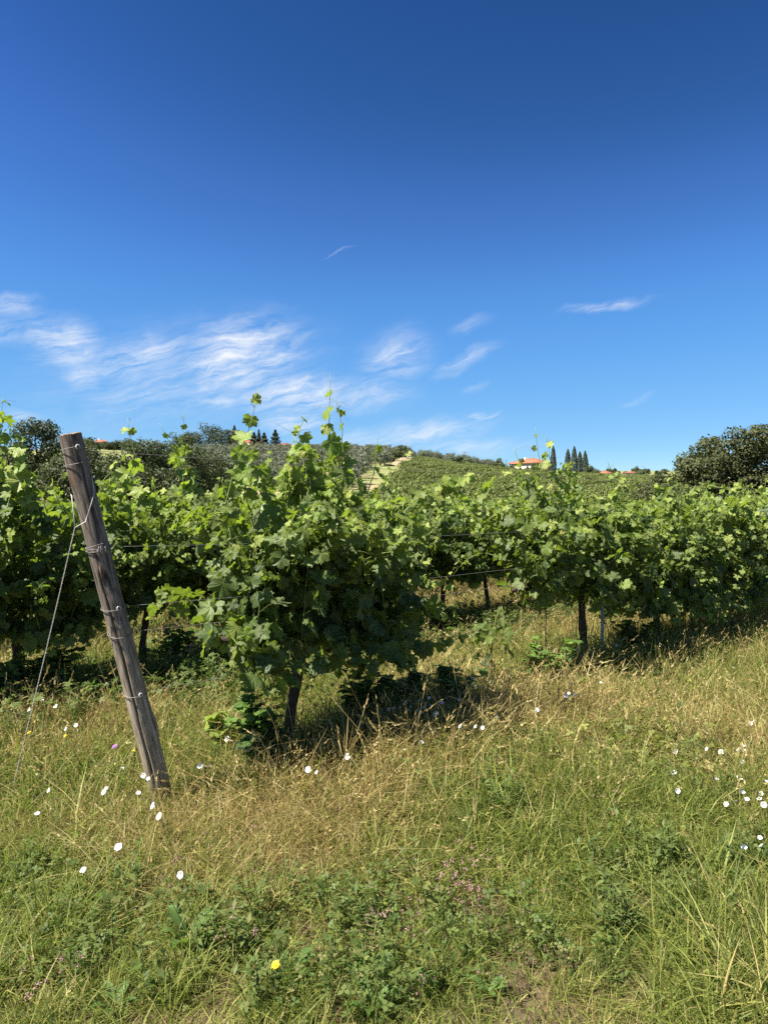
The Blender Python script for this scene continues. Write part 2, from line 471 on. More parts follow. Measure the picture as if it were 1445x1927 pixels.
def roof_mat():
    m, N = new_mat('terracotta_tiles')
    tc = N.n('ShaderNodeTexCoord').outputs['Object']
    nz = N.noise(tc, 2.4, 5, .7)
    col = N.ramp(nz, [(.3, (.22, .080, .046)), (.55, (.32, .125, .070)), (.8, (.40, .20, .12))])
    finish(N, principled(N, col, .9, .15, bump(N, N.noise(tc, 9, 3, .6), .5, .05))); return m
M['roof'] = roof_mat()

# ------------------------------------------------------------------ the ground: one sheet to the horizon
def build_ground():
    ys = np.concatenate([np.linspace(-40, -2, 16), np.linspace(-1.5, 14, 95), np.linspace(14.5, 60, 60),
                         np.linspace(63, 420, 120), np.geomspace(430, 4000, 36)])
    xs = np.concatenate([-np.geomspace(2600, 205, 14), np.linspace(-200, -30, 58), np.linspace(-28.5, -8, 22),
                         np.linspace(-7.8, 7.8, 96), np.linspace(8, 28.5, 22), np.linspace(30, 200, 58), np.geomspace(205, 2600, 14)])
    X, Y = np.meshgrid(xs, ys)
    V = np.stack([X, Y, height(X, Y)], -1).reshape(-1, 3)
    nx, ny = len(xs), len(ys)
    i = (np.arange(ny - 1)[:, None] * nx + np.arange(nx - 1)[None]).ravel()
    Q = np.stack([i, i + 1, i + nx + 1, i + nx], -1)
    tag(link('ground', mesh('ground', V, Q, True, None, M['ground'])), kind='structure')
build_ground()

def ribbon(name, line, width, mat, lift=.05, n=60):
    line = np.array(line, float); t = np.linspace(0, len(line) - 1, n)
    P_ = np.stack([np.interp(t, np.arange(len(line)), line[:, k]) for k in (0, 1)], -1)
    T = unit(np.gradient(P_, axis=0)); Nn = np.stack([-T[:, 1], T[:, 0]], -1)
    cols = []
    for s in np.linspace(-1, 1, 7):
        w = width * .5 * (1 + .35 * (vnoise(P_[:, 0], P_[:, 1], .09, 5) - .5) * 2)
        q = P_ + Nn * (s * w)[:, None]
        z = height(q[:, 0], q[:, 1]) + lift * (1 - s ** 4) - (.12 if abs(s) > .99 else 0)
        cols.append(np.concatenate([q, z[:, None]], 1))
    V = np.stack(cols, 1).reshape(-1, 3)
    i = (np.arange(n - 1)[:, None] * 7 + np.arange(6)[None]).ravel()
    Q = np.stack([i, i + 1, i + 8, i + 7], -1)
    return tag(link(name, mesh(name, V, Q, True, None, mat)), kind='structure')
def gp(px, y): return ((px - CX) / F * y, y)
ribbon('hill_track', [gp(733, 172), gp(738, 190), gp(742, 205), gp(749, 225), gp(758, 250), gp(770, 290)], 2.7, M['dirt'], .22)
ribbon('farm_road', [gp(1032, 300), gp(1080, 285), gp(1130, 262), gp(1180, 245), gp(1250, 228), gp(1340, 215)], 3.6, M['dirt'], .22)
ribbon('dirt_patch', [gp(440, 92), gp(500, 96), gp(560, 92)], 7, M['dirt'], .2)
ribbon('bare_path', [(2.22, 4.78), (2.5, 4.62), (3.0, 4.5), (4.2, 4.4)], .62, M['path_soil'], .03)

# ------------------------------------------------------------------ vine leaves
def leaf_template(kind, seed):
    r = np.random.default_rng(seed)
    if kind == 'mid':
        half = [(0, 1.0), (8, .82), (15, .89), (23, .74), (31, .68), (39, .83), (46, .82), (53, .96), (62, .79), (71, .83), (81, .65), (90, .69), (99, .80), (111, .81), (122, .66), (136, .66), (150, .54), (167, .34)]
    else:
        half = [(0, 1.0), (27, .68), (51, .93), (83, .64), (110, .78), (158, .44)]
    pts = []
    for sgn in (1, -1):
        seq = half if sgn == 1 else half[:0:-1]
        for a, q in seq:
            q = q * (1 + r.normal(0, .045)); a = math.radians(a) * sgn
            pts.append((math.sin(a) * q, math.cos(a) * q))
    P_ = np.array(pts); n = len(P_)
    P_[:, 0] *= 1.02
    rr = np.hypot(P_[:, 0], P_[:, 1])
    th = np.arctan2(P_[:, 0], P_[:, 1])
    fold = r.uniform(.05, .50); cup = r.uniform(-.10, .50)
    z = fold * np.abs(P_[:, 0]) - cup * rr ** 2 * .8 + .12 * np.sin(th * 5 + r.uniform(0, 6)) * rr + r.normal(0, .02, n)
    V = np.concatenate([[[0, 0, 0]], np.column_stack([P_, z])])
    T = [(0, 1 + (i + 1) % n, 1 + i) for i in range(n)]
    lc = V.copy(); lc[:, 2] = 0
    return V, np.zeros((0, 4), int), np.array(T), lc
TEMPL = {k: [leaf_template(k, 100 + i) for i in range(7)] for k in ('mid', 'low')}

def lc_rot(lc):   # gradient texture measures its angle from +x: turn the midrib onto a vein
    return np.column_stack([lc[:, 1], lc[:, 0], lc[:, 2] * 0])

_leaf_cache = {}
def leaf_mesh(var, agec):
    k = (var, agec)
    if k not in _leaf_cache:
        V, Q, T, lc = TEMPL['mid'][var]
        n = len(V)
        _leaf_cache[k] = mesh('leaf', V, T, True, {'age': np.full(n, agec / 3.0), 'rnd': np.zeros(n), 'lc': lc_rot(lc)}, M['vine_leaf'])
    return _leaf_cache[k]

def frames(L):
    """L: dict arrays p(n,3) tip(n,3) nrm(n,3) -> rotation matrices columns side, tip, normal"""
    t = unit(L['tip']); nn = L['nrm'] - (L['nrm'] * t).sum(-1, keepdims=True) * t
    nn = unit(nn); s = np.cross(t, nn)
    return np.stack([s, t, nn], -1)

def leaves_joined(name, L, sel, kind='mid', mat=None, seed=0):
    R = frames(L); r = np.random.default_rng(seed)
    Vs, Ts, ages, rnds, lcs = [], [], [], [], []; off = 0
    idx = np.where(sel)[0]; var = r.integers(0, 7, len(idx))
    for v in range(7):
        ii = idx[var == v]
        if not len(ii): continue
        V, Q, T, lc = TEMPL[kind][v]; nv = len(V)
        W = np.einsum('nij,vj->nvi', R[ii], V) * L['size'][ii][:, None, None] + L['p'][ii][:, None, :]
        Vs.append(W.reshape(-1, 3))
        Ts.append((T[None] + (np.arange(len(ii)) * nv)[:, None, None]).reshape(-1, 3) + off)
        off += nv * len(ii)
        ages.append(np.repeat(L['age'][ii], nv)); rnds.append(np.repeat(r.random(len(ii)), nv))
        lcs.append(np.tile(lc_rot(lc), (len(ii), 1)))
    return mesh(name, np.concatenate(Vs), np.concatenate(Ts), True,
                {'age': np.concatenate(ages), 'rnd': np.concatenate(rnds), 'lc': np.concatenate(lcs)}, mat or M['vine_leaf'])

def rotz(v, a):
    c, s = math.cos(a), math.sin(a); v = np.asarray(v, float)
    return np.stack([v[..., 0] * c - v[..., 1] * s, v[..., 0] * s + v[..., 1] * c, v[..., 2]], -1)

class Vine:
    """grows shoots and leaves in local coordinates: x along the row, y across it, z up"""
    def __init__(s, seed, row_a):
        s.r = np.random.default_rng(seed); s.shoots = []; s.leaves = []; s.row_a = row_a; s.tall = []
        s.sun = rotz(np.array(SUN_DIR), -row_a)
    def leaf(s, p, out, size, age):
        r = s.r
        up = np.array([0, 0, 1.])
        n = unit(out * r.uniform(.35, 1.0) + up * r.uniform(-.05, .60) + s.sun * .15 + r.normal(0, .45, 3))
        tip = unit(out * r.uniform(.2, .8) - up * r.uniform(.25, 1.1) + r.normal(0, .35, 3))
        s.leaves.append((p, tip, n, size * .85, age))
    def along(s, pts, spacing, size, tipfrac=.35, twin=1.0, young=0.0, bare_tip=0.0, pet=.085, prad=.0014):
        r = s.r
        pts = np.array(pts); seg = np.linalg.norm(np.diff(pts, axis=0), axis=1)
        cum = np.concatenate([[0], np.cumsum(seg)]); Lh = cum[-1]
        d = r.uniform(.02, spacing); side = r.choice([-1, 1]); ph = r.uniform(0, 6.28)
        while d < Lh * (1 - bare_tip):
            p = np.array([np.interp(d, cum, pts[:, k]) for k in range(3)])
            f = d / Lh
            k = np.clip((1 - f) / tipfrac, 0, 1)
            sz = size * (.30 + .70 * k) * float(np.clip(r.lognormal(-.05, .28), .45, 1.40))
            age = np.clip(young + (1 - k) * .9 + .38 * np.clip((p[2] - 1.25) / .45, 0, 1) + r.normal(0, .12), 0, 1)
            for q in range(1 + (r.random() < twin) + (r.random() < twin - 1)):
                ph2 = ph + (math.pi if side > 0 else 0) + r.normal(0, .8) + q * 1.9
                o = np.array([math.cos(ph2), math.sin(ph2), 0.])
                yb = p[1] * 3.0
                o = unit(o + np.array([0, np.clip(yb, -1, 1) * .9, 0.]))
                pl = pet * (.5 + .6 * k) * r.uniform(.6, 1.5)
                b = p + o * pl + np.array([0, 0, pl * r.uniform(-.1, .7)])
                if q == 0: s.shoots.append((np.array([p, p + (b - p) * .5 + [0, 0, .01], b]), prad, prad * .7))
                s.leaf(b, o, sz * (1 if q == 0 else r.uniform(.5, .95)), age if q == 0 else min(1, age + r.uniform(0, .25)))
            side = -side; d += spacing * r.uniform(.75, 1.3)
    def shoot(s, start, length, lean, droop=0.0, size=.135, spacing=.064, twin=1.0, ztop=1.95, zdir=1.0):
        r = s.r; step = .07; n = max(4, int(length / step))
        d = unit(np.array([lean[0], lean[1], zdir])); p = np.array(start, float); pts = [p.copy()]
        for i in range(n):
            f = i / n
            d = d + r.normal(0, .10, 3) + np.array([0, 0, -droop * f * .5])
            if droop < .2 and p[2] < ztop - .25: d[1] -= p[1] * .55 * .3
            if p[2] > ztop - .15 and droop < .2: d += np.array([r.normal(0, .1), r.normal(0, .1) + np.sign(p[1]) * .08, -.16])
            d = unit(d); p = p + d * step; pts.append(p.copy())
        s.shoots.append((np.array(pts), .0042, .0016))
        s.along(pts, spacing, size, twin=twin)
        return pts
    def grow(s, x0, x1, n, zc=.80, ztop=1.95, size=.135, twin=1.1, droopers=.25, length=(.95, 1.35), width=.07, dome=0.0):
        r = s.r
        for i in range(n):
            x = x0 + (x1 - x0) * (i + r.uniform(.1, .9)) / n
            k = 1 - dome * ((x - (x0 + x1) / 2) / ((x1 - x0) / 2)) ** 2
            st = (x, r.normal(0, width), zc + r.normal(0, .05))
            if r.random() < droopers:
                sd = r.choice([-1, 1])
                s.shoot((x, sd * .05, zc + r.uniform(.0, .55)), r.uniform(.5, .95), (r.normal(0, .4), sd * r.uniform(.5, 1.1)), droop=r.uniform(.35, .8), size=size, twin=twin)
            else:
                s.shoot(st, r.uniform(*length) * k, (r.normal(0, .20), r.normal(0, .22)), 0, size=size, twin=twin, ztop=zc + (ztop - zc) * k)
    def crest(s, x0, x1, n, z=(1.4, 1.65), ln=(.22, .5), size=.08):
        """loose young shoots standing out of the top"""
        for q in range(n):
            a = np.array([s.r.uniform(x0, x1), s.r.normal(0, .14), s.r.uniform(*z)])
            b = a + np.array([s.r.normal(0, .14), s.r.normal(0, .12), s.r.uniform(*ln)])
            c = b + np.array([s.r.normal(0, .10), s.r.normal(0, .10), s.r.uniform(-.02, .14)])
            s.hero_shoot([a, (a + b) / 2 + s.r.normal(0, .02, 3), b, c], size, .075, tendrils=s.r.random() < .6)
    def skirt(s, x0, x1, n, z, ln, size=.09):
        for q in range(n):
            sd = s.r.choice([-1, -1, 1])
            s.shoot((s.r.uniform(x0, x1), sd * .07, z), s.r.uniform(*ln), (s.r.normal(0, .4), sd * .6), droop=1.0, size=size, twin=1.3, zdir=-.2)
    def hero_shoot(s, pts, size=.085, spacing=.12, tip=.25, rad=.0048, tendrils=True):
        """a long upright shoot above the canopy; returns its own mesh later"""
        pts = np.array(pts, float)
        t = np.linspace(0, 1, 14); tt = np.linspace(0, 1, len(pts))
        c = np.stack([np.interp(t, tt, pts[:, k]) for k in range(3)], -1)
        wob = np.cumsum(s.r.normal(0, .006, (14, 3)), 0) * np.sin(np.pi * t)[:, None]
        c = c + wob
        s.tall.append((c, rad)); s.along(c, spacing * .85, size * 1.3, tipfrac=.85, twin=.3, young=.0, bare_tip=.02, pet=.038, prad=.0019)
        if tendrils:
            r = s.r; ex = []
            for q in range(3):
                i = r.integers(8, 13); a = r.uniform(0, 6.28); ln = r.uniform(.06, .16)
                u = np.linspace(0, 1, 6)
                ex.append(c[i] + np.stack([np.cos(a + u * 1.3) * ln * u, np.sin(a + u) * ln * u, ln * (.7 * u - .7 * u * u * r.uniform(0, 1.6))], -1))
            s.tall[-1] = (c, rad, ex)
    def arrays(s):
        P_, T, Nn, Z, A = zip(*s.leaves)
        return dict(p=np.array(P_), tip=np.array(T), nrm=np.array(Nn), size=np.array(Z), age=np.array(A))

def tubes_mesh(name, lst, mat, sides=4):
    mb = MB()
    for pts, r0, r1 in lst:
        mb.tube(pts, np.linspace(r0, r1, len(pts)), sides)
    return mb.mesh(name, mat)

def trunk_mesh(seed, zc, x0, x1, lean=(0, 0), r0=.034):
    r = np.random.default_rng(seed); n = 10
    t = np.linspace(-.08, 1, n)
    pts = np.stack([lean[0] * t + .02 * np.sin(t * 5 + r.uniform(0, 6)), lean[1] * t + .018 * np.sin(t * 4 + r.uniform(0, 6)), zc * t], -1)
    rad = r0 * (1.15 - .3 * np.clip(t, 0, 1)) * (1 + r.normal(0, .09, n))
    V, Q, T = tube_arrays(pts, rad, 9)
    V = V + r.normal(0, .0025, V.shape)
    tr = mesh('trunk', V, [Q, T], True, None, M['bark'])
    xs = np.linspace(x0, x1, 14)
    top = pts[-1]
    arm = np.stack([xs, top[1] + .015 * np.sin(xs * 7), np.interp(xs, [x0, top[0], x1], [zc + .05, zc, zc + .05]) + r.normal(0, .008, 14)], -1)
    V, Q, T = tube_arrays(arm, .017 + r.normal(0, .002, 14), 7)
    return tr, mesh('cordon', V, [Q, T], True, None, M['bark'])

ROW_A = math.radians(45)
DX, DY = math.cos(ROW_A), math.sin(ROW_A)
NXp, NYp = -DY, DX                                  # to the next row, away from the camera
O1 = np.array([-1.20, 4.05])
SPACING = 2.45
def row_pt(row, t, across=0.0):
    return O1 + np.array([DX, DY]) * t + np.array([NXp, NYp]) * (SPACING * row + across)

def choose(L, root, n_obj):
    """leaves that show largest in the photograph become objects of their own"""
    c, s_ = math.cos(ROW_A), math.sin(ROW_A)
    W = rotz(L['p'], ROW_A) + np.array(root)
    v = np.array([0, 0, EYE]) - W; d = np.linalg.norm(v, axis=1)
    R = rotz(L['nrm'], ROW_A)
    face = np.abs((unit(v) * unit(R)).sum(1))
    behind = L['p'][:, 1] - np.quantile(L['p'][:, 1], .03)
    score = face * L['size'] ** 2 / d ** 2 * np.exp(-np.clip(behind, 0, 2) / .16)
    sel = np.zeros(len(d), bool); sel[np.argsort(-score)[:n_obj]] = True
    return sel

def make_vine(name, t, row, vine, trunk_args, n_obj, label, group=None, seed=0, across=0.0, loc=None):
    p = row_pt(row, t, across)
    z = float(height(p[0], p[1]))
    root = empty(name, (p[0], p[1], z), ROW_A)
    tag(root, label, 'grape vine', group)
    if trunk_args is not None:
        tr, co = trunk_mesh(seed + 5, *trunk_args)
        link('trunk', tr, root)
        if co is not None: link('cordon', co, root)
    L = vine.arrays()
    if vine.shoots: tag(link('cane_tangle', tubes_mesh('cane_tangle', vine.shoots, M['shoot'], 3), root), kind='stuff')
    for tl in vine.tall:
        mb = MB(); mb.tube(tl[0], np.linspace(tl[1], tl[1] * .32, len(tl[0])), 5)
        sh = link('shoot', mb.mesh('shoot', M['shoot']), root)
        if len(tl) > 2 and tl[2]:
            for e in tl[2]:
                mb = MB(); mb.tube(e, np.linspace(.0012, .0006, len(e)), 3); link('tendril', mb.mesh('tendril', M['tendril']), sh)
    sel = choose(L, (p[0], p[1], z), n_obj)
    if (~sel).any():
        tag(link('foliage', leaves_joined('foliage', L, ~sel, 'mid', seed=seed), root), kind='stuff')
    R = frames(L); r = np.random.default_rng(seed + 77)
    for i in np.where(sel)[0]:
        o = bpy.data.objects.new('leaf', leaf_mesh(int(r.integers(0, 7)), int(np.clip(round(L['age'][i] * 3), 0, 3))))
        COL.objects.link(o); o.parent = root
        m4 = Matrix.Identity(4)
        sz = float(L['size'][i])
        for a in range(3):
            for b in range(3): m4[a][b] = float(R[i][a][b]) * sz
            m4[a][3] = float(L['p'][i][a])
        o.matrix_local = m4
    return root

def loc_of(root_t, row, P_, across=0.0):
    """world point -> local coordinates of the vine at (row, t)"""
    p = row_pt(row, root_t, across); z = float(height(p[0], p[1]))
    return rotz(np.array(P_, float) - np.array([p[0], p[1], z]), -ROW_A)

def copy_tree(o, parent=None):
    c = o.copy(); COL.objects.link(c)
    if parent is not None: c.parent = parent
    for ch in list(o.children): copy_tree(ch, c)
    return c

def pixd(px, py, d): return tuple(pix(px, py, d))

# ------------------------------------------------------------------ the front row of vines
def front_row():
    # the big vine beside the leaning post
    t = .86
    v = Vine(1, ROW_A)
    v.grow(-.46, 1.02, 80, zc=.80, ztop=1.86, size=.090, twin=1.6, droopers=.38, length=(.65, 1.28), width=.11, dome=.50)
    for k in range(34):     # low skirt of leaves over the trunk
        sd = v.r.choice([-1, -1, 1])
        v.shoot((v.r.uniform(-.45, .75), sd * .05, .82), v.r.uniform(.28, .50), (v.r.normal(0, .4), sd * .55), droop=1.0, size=.095, twin=1.4, zdir=-.35)
    v.crest(-.05, .65, 18, (1.35, 1.7))
    L = lambda px, py, d: loc_of(t, 0, pixd(px, py, d))
    v.hero_shoot([L(607, 930, 5.0), L(612, 860, 5.0), L(616, 780, 5.0), L(621, 702, 5.0)], .085, .15)
    v.hero_shoot([L(655, 920, 5.1), L(648, 860, 5.1), L(642, 800, 5.1), L(630, 748, 5.1)], .085, .13)
    v.hero_shoot([L(425, 950, 4.45), L(440, 880, 4.45), L(462, 810, 4.45), L(486, 728, 4.45)], .085, .12)
    v.hero_shoot([L(690, 930, 5.2), L(705, 880, 5.2), L(712, 820, 5.2)], .07, .12)
    v.hero_shoot([L(710, 940, 5.2), L(740, 880, 5.2), L(770, 838, 5.2)], .07, .11)
    v.hero_shoot([L(560, 960, 4.8), L(540, 890, 4.8), L(505, 850, 4.8)], .09, .09)
    v.hero_shoot([L(480, 1000, 4.5), L(455, 930, 4.4), L(425, 880, 4.4)], .10, .10)
    v.hero_shoot([L(735, 1225, 5.2), L(800, 1222, 5.3), L(850, 1210, 5.4), L(882, 1192, 5.5)], .11, .085, tendrils=False)
    v.hero_shoot([L(430, 1080, 4.5), L(405, 1130, 4.4), L(395, 1200, 4.4), L(392, 1260, 4.4)], .12, .075, tendrils=False)
    make_vine('grape_vine', t, 0, v, (.80, -.5, 1.1, (.07, .0), .034), 300,
              'large leafy grape vine right beside the leaning wooden post, nearest of all', 'vines of the front row', 21)
    # a young replacement vine in the gap
    v = Vine(2, ROW_A); t = 2.95
    v.shoot((0, 0, .30), .42, (.05, 0), 0, size=.10, spacing=.06, twin=.7)
    v.shoot((0, 0, .45), .36, (.35, .1), .2, size=.10, spacing=.06, twin=.7)
    v.shoot((0, 0, .42), .30, (-.3, -.1), .3, size=.10, spacing=.06, twin=.7)
    r = np.random.default_rng(3)
    root = make_vine('grape_vine', t, 0, v, None, 300, 'small young grape vine in the gap between the two front vines', 'vines of the front row', 23)
    V, Q, T = tube_arrays([(0, 0, -.05), (.01, .01, .2), (0, 0, .46)], [.009, .008, .006], 7)
    link('trunk', mesh('trunk', V, [Q, T], True, None, M['bark']), root)
    # the dark vine in front of the steel stake
    t = 4.41
    v = Vine(4, ROW_A)
    v.grow(-.98, .78, 84, zc=.84, ztop=1.76, size=.088, twin=1.6, droopers=.42, length=(.65, 1.2), width=.13, dome=.58)
    v.crest(-.5, .3, 13, (1.3, 1.55)); v.skirt(-.3, .8, 22, .85, (.28, .5))
    L = lambda px, py, d: loc_of(t, 0, pixd(px, py, d))
    v.hero_shoot([L(1022, 950, 6.9), L(1016, 900, 6.9), L(1013, 850, 6.9), L(1007, 803, 6.9)], .085, .15)
    v.hero_shoot([L(1012, 940, 6.7), L(985, 890, 6.7), L(966, 843, 6.7)], .08, .15)
    v.hero_shoot([L(1045, 930, 7.0), L(1036, 860, 7.0), L(1027, 820, 7.0)], .085, .13)
    v.hero_shoot([L(1075, 935, 7.2), L(1060, 905, 7.2), L(1047, 886, 7.2)], .08, .1)
    v.hero_shoot([L(905, 950, 6.3), L(935, 905, 6.4), L(985, 875, 6.5)], .075, .09)
    v.hero_shoot([L(1160, 950, 7.8), L(1153, 900, 7.8), L(1143, 868, 7.8)], .07, .11)
    make_vine('grape_vine', t, 0, v, (.84, -1.1, .9, (.05, .05), .036), 300,
              'dense dark grape vine with bare black trunk beside the grey steel stake', 'vines of the front row', 25)
    words = ['grape vine just right of the steel stake, its leaves reaching low',
             'broad bushy grape vine at the right, long arching pale shoots on top',
             'grape vine at the right edge of the picture, in front of the dark oak',
             'grape vine of the front row cut by the right edge of the frame',
             'grape vine of the front row, farthest along at the right edge']
    for k, (t, n) in enumerate([(5.95, 26), (6.95, 28), (7.95, 28), (8.95, 26), (9.95, 24)]):
        v = Vine(30 + k, ROW_A)
        v.grow(-.6, .6, n + 22, zc=.66, ztop=(1.26, 1.56, 1.76, 1.78, 1.78)[k], size=.088, twin=1.6, droopers=.50, length=(.75, 1.2), width=.14)
        for q in range(26):
            sd = v.r.choice([-1, -1, 1]); v.shoot((v.r.uniform(-.55, .55), sd * .08, .70), v.r.uniform(.35, .62), (v.r.normal(0, .4), sd * .6), droop=1.0, size=.09, twin=1.4, zdir=-.2)
        v.crest(-.55, .55, 9, (1.1, 1.35) if k == 0 else (1.3, 1.6))
        for q in range(5):    # arching shoots that lean out of the row
            sd = -1 if v.r.random() < .75 else 1
            a = np.array([v.r.uniform(-.5, .5), sd * .15, v.r.uniform(1.2, 1.6)])
            b = a + np.array([v.r.uniform(-.5, .3), sd * v.r.uniform(.2, .45), v.r.uniform(.15, .4)])
            c = b + np.array([v.r.uniform(-.35, .3), sd * v.r.uniform(.15, .4), v.r.uniform(-.15, .2)])
            v.hero_shoot([a, b, c], .085, .085)
        make_vine('grape_vine', t, 0, v, (.78, -.55, .55, (.03, .0), .033), 280, words[k], 'vines of the front row', 40 + k)
front_row()

# ------------------------------------------------------------------ the second row
def second_row():
    t = .05
    v = Vine(60, ROW_A)
    v.grow(-.75, .62, 62, zc=.70, ztop=1.64, size=.095, twin=1.6, droopers=.5, length=(.65, 1.1), width=.12)
    v.crest(-.5, .5, 10, (1.35, 1.6)); v.skirt(-.6, .6, 20, .72, (.25, .45))
    L = lambda px, py, d: loc_of(t, 1, pixd(px, py, d))
    v.hero_shoot([L(-25, 960, 5.6), L(-8, 880, 5.6), L(3, 800, 5.6), L(4, 748, 5.6)], .13, .085)
    v.hero_shoot([L(60, 980, 5.6), L(45, 900, 5.6), L(30, 850, 5.6), L(15, 800, 5.6)], .12, .075)
    v.hero_shoot([L(45, 1000, 5.7), L(42, 920, 5.7), L(44, 850, 5.7), L(40, 825, 5.7)], .12, .08)
    make_vine('grape_vine', t, 1, v, (.72, -.7, .6, (.03, .0), .033), 300,
              'tall grape vine at the left edge, left of the leaning post and its guy wire', 'vines of the second row', 61)
    t = 1.14
    v = Vine(62, ROW_A)
    v.grow(-.6, .6, 48, zc=.76, ztop=1.58, size=.088, twin=1.6, droopers=.42, length=(.6, 1.0), width=.12)
    v.crest(-.5, .5, 8, (1.25, 1.5)); v.skirt(-.5, .5, 12, .76, (.2, .35))
    L = lambda px, py, d: loc_of(t, 1, pixd(px, py, d))
    v.hero_shoot([L(205, 960, 6.4), L(235, 905, 6.4), L(258, 860, 6.4), L(240, 785, 6.4)], .10, .12)
    v.hero_shoot([L(180, 940, 6.2), L(205, 890, 6.2), L(232, 856, 6.2)], .09, .10)
    make_vine('grape_vine', t, 1, v, (.76, -.55, .55, (.02, .0), .03), 220,
              'grape vine seen just right of the leaning post, its dark trunk showing below', 'vines of the second row', 63)
    t = 2.15
    v = Vine(64, ROW_A)
    v.grow(-.6, .6, 48, zc=.78, ztop=1.60, size=.088, twin=1.6, droopers=.4, length=(.6, 1.0), width=.12)
    v.crest(-.5, .5, 8, (1.25, 1.5)); v.skirt(-.5, .5, 12, .78, (.2, .35))
    L = lambda px, py, d: loc_of(t, 1, pixd(px, py, d))
    v.hero_shoot([L(385, 960, 6.9), L(362, 900, 6.9), L(346, 850, 6.9), L(347, 772, 6.9)], .10, .11)
    v.hero_shoot([L(350, 930, 6.8), L(330, 860, 6.8), L(300, 796, 6.8)], .08, .12)
    v.hero_shoot([L(350, 960, 6.8), L(352, 900, 6.8), L(335, 850, 6.8)], .10, .10)
    make_vine('grape_vine', t, 1, v, (.78, -.55, .55, (.02, .0), .03), 220,
              'grape vine behind the left side of the big front vine, thin shoots against the trees', 'vines of the second row', 65)
    # prototypes for the rest of the row: each a vine with its own leaves
    protos = []
    for k in range(3):
        v = Vine(70 + k, ROW_A)
        v.grow(-.55, .55, 46, zc=.80, ztop=1.62, size=.088, twin=1.6, droopers=.42, length=(.65, 1.1), width=.13)
        for q in range(3):
            a = np.array([v.r.uniform(-.5, .5), v.r.uniform(-.15, .15), 1.35])
            b = a + np.array([v.r.uniform(-.15, .15), v.r.uniform(-.15, .15), v.r.uniform(.3, .6)])
            v.hero_shoot([a, (a + b) / 2, b], .07, .085)
        v.crest(-.5, .5, 7, (1.3, 1.5)); v.skirt(-.5, .5, 10, .8, (.2, .35))
        protos.append(make_vine('grape_vine', 3.2 + k, 1, v, (.80, -.5, .5, (.02, .0), .03), 130,
                                'leafy grape vine of the row seen through the gaps between the front vines', 'vines of the second row', 80 + k))
    ORD = ['fourth', 'fifth', 'sixth', 'seventh', 'eighth', 'ninth', 'tenth', 'eleventh', 'twelfth', 'thirteenth', 'fourteenth', 'fifteenth', 'sixteenth', 'seventeenth']
    lab2 = 'second-row grape vine, %s from the left edge, behind the front vines'
    for k in range(3): protos[k]['label'] = lab2 % ORD[k]
    for k in range(3, 14):
        t = 3.2 + k * 1.0 + RNG.uniform(-.08, .08)
        p = row_pt(1, t); o = copy_tree(protos[(k * 2 + k // 3) % 3])
        o.location = (p[0], p[1], float(height(*p)))
        o.rotation_euler = (0, 0, ROW_A + (math.pi if k % 2 else 0))
        o['label'] = lab2 % ORD[k]
second_row()

# ------------------------------------------------------------------ scatter through geometry nodes (stuff only)
def scatter(name, pts, rz, scl, idx, col, protos, tilt=None):
    n = len(pts)
    me = bpy.data.meshes.new(name); me.vertices.add(n)
    me.vertices.foreach_set('co', np.asarray(pts, np.float32).ravel())
    def fa(k, a):
        at_ = me.attributes.new(k, 'FLOAT', 'POINT'); at_.data.foreach_set('value', np.asarray(a, np.float32))
    fa('scl', scl); fa('col', col)
    rt = np.zeros((n, 3), np.float32); rt[:, 2] = rz
    if tilt is not None: rt[:, :2] = tilt
    at_ = me.attributes.new('rot', 'FLOAT_VECTOR', 'POINT'); at_.data.foreach_set('vector', rt.ravel())
    at_ = me.attributes.new('idx', 'INT', 'POINT'); at_.data.foreach_set('value', np.asarray(idx, np.int32))
    o = link(name, me)
    col_ = bpy.data.collections.new(name + '_pieces')
    for k, pm in enumerate(protos):
        col_.objects.link(bpy.data.objects.new('%s_piece_%02d' % (name, k), pm))
    g = bpy.data.node_groups.new(name + '_scatter', 'GeometryNodeTree')
    g.interface.new_socket('Geometry', in_out='INPUT', socket_type='NodeSocketGeometry')
    g.interface.new_socket('Geometry', in_out='OUTPUT', socket_type='NodeSocketGeometry')
    gi = g.nodes.new('NodeGroupInput'); go = g.nodes.new('NodeGroupOutput')
    ip = g.nodes.new('GeometryNodeInstanceOnPoints'); ci = g.nodes.new('GeometryNodeCollectionInfo')
    ci.inputs['Collection'].default_value = col_
    ci.inputs['Separate Children'].default_value = True; ci.inputs['Reset Children'].default_value = True
    def na(k, typ):
        q = g.nodes.new('GeometryNodeInputNamedAttribute'); q.data_type = typ; q.inputs['Name'].default_value = k
        return q.outputs['Attribute']
    lk = g.links.new
    lk(gi.outputs[0], ip.inputs['Points']); lk(ci.outputs[0], ip.inputs['Instance'])
    ip.inputs['Pick Instance'].default_value = True
    lk(na('idx', 'INT'), ip.inputs['Instance Index']); lk(na('rot', 'FLOAT_VECTOR'), ip.inputs['Rotation'])
    lk(na('scl', 'FLOAT'), ip.inputs['Scale'])
    lk(ip.outputs[0], go.inputs[0])
    md = o.modifiers.new('scatter', 'NODES'); md.node_group = g
    return o

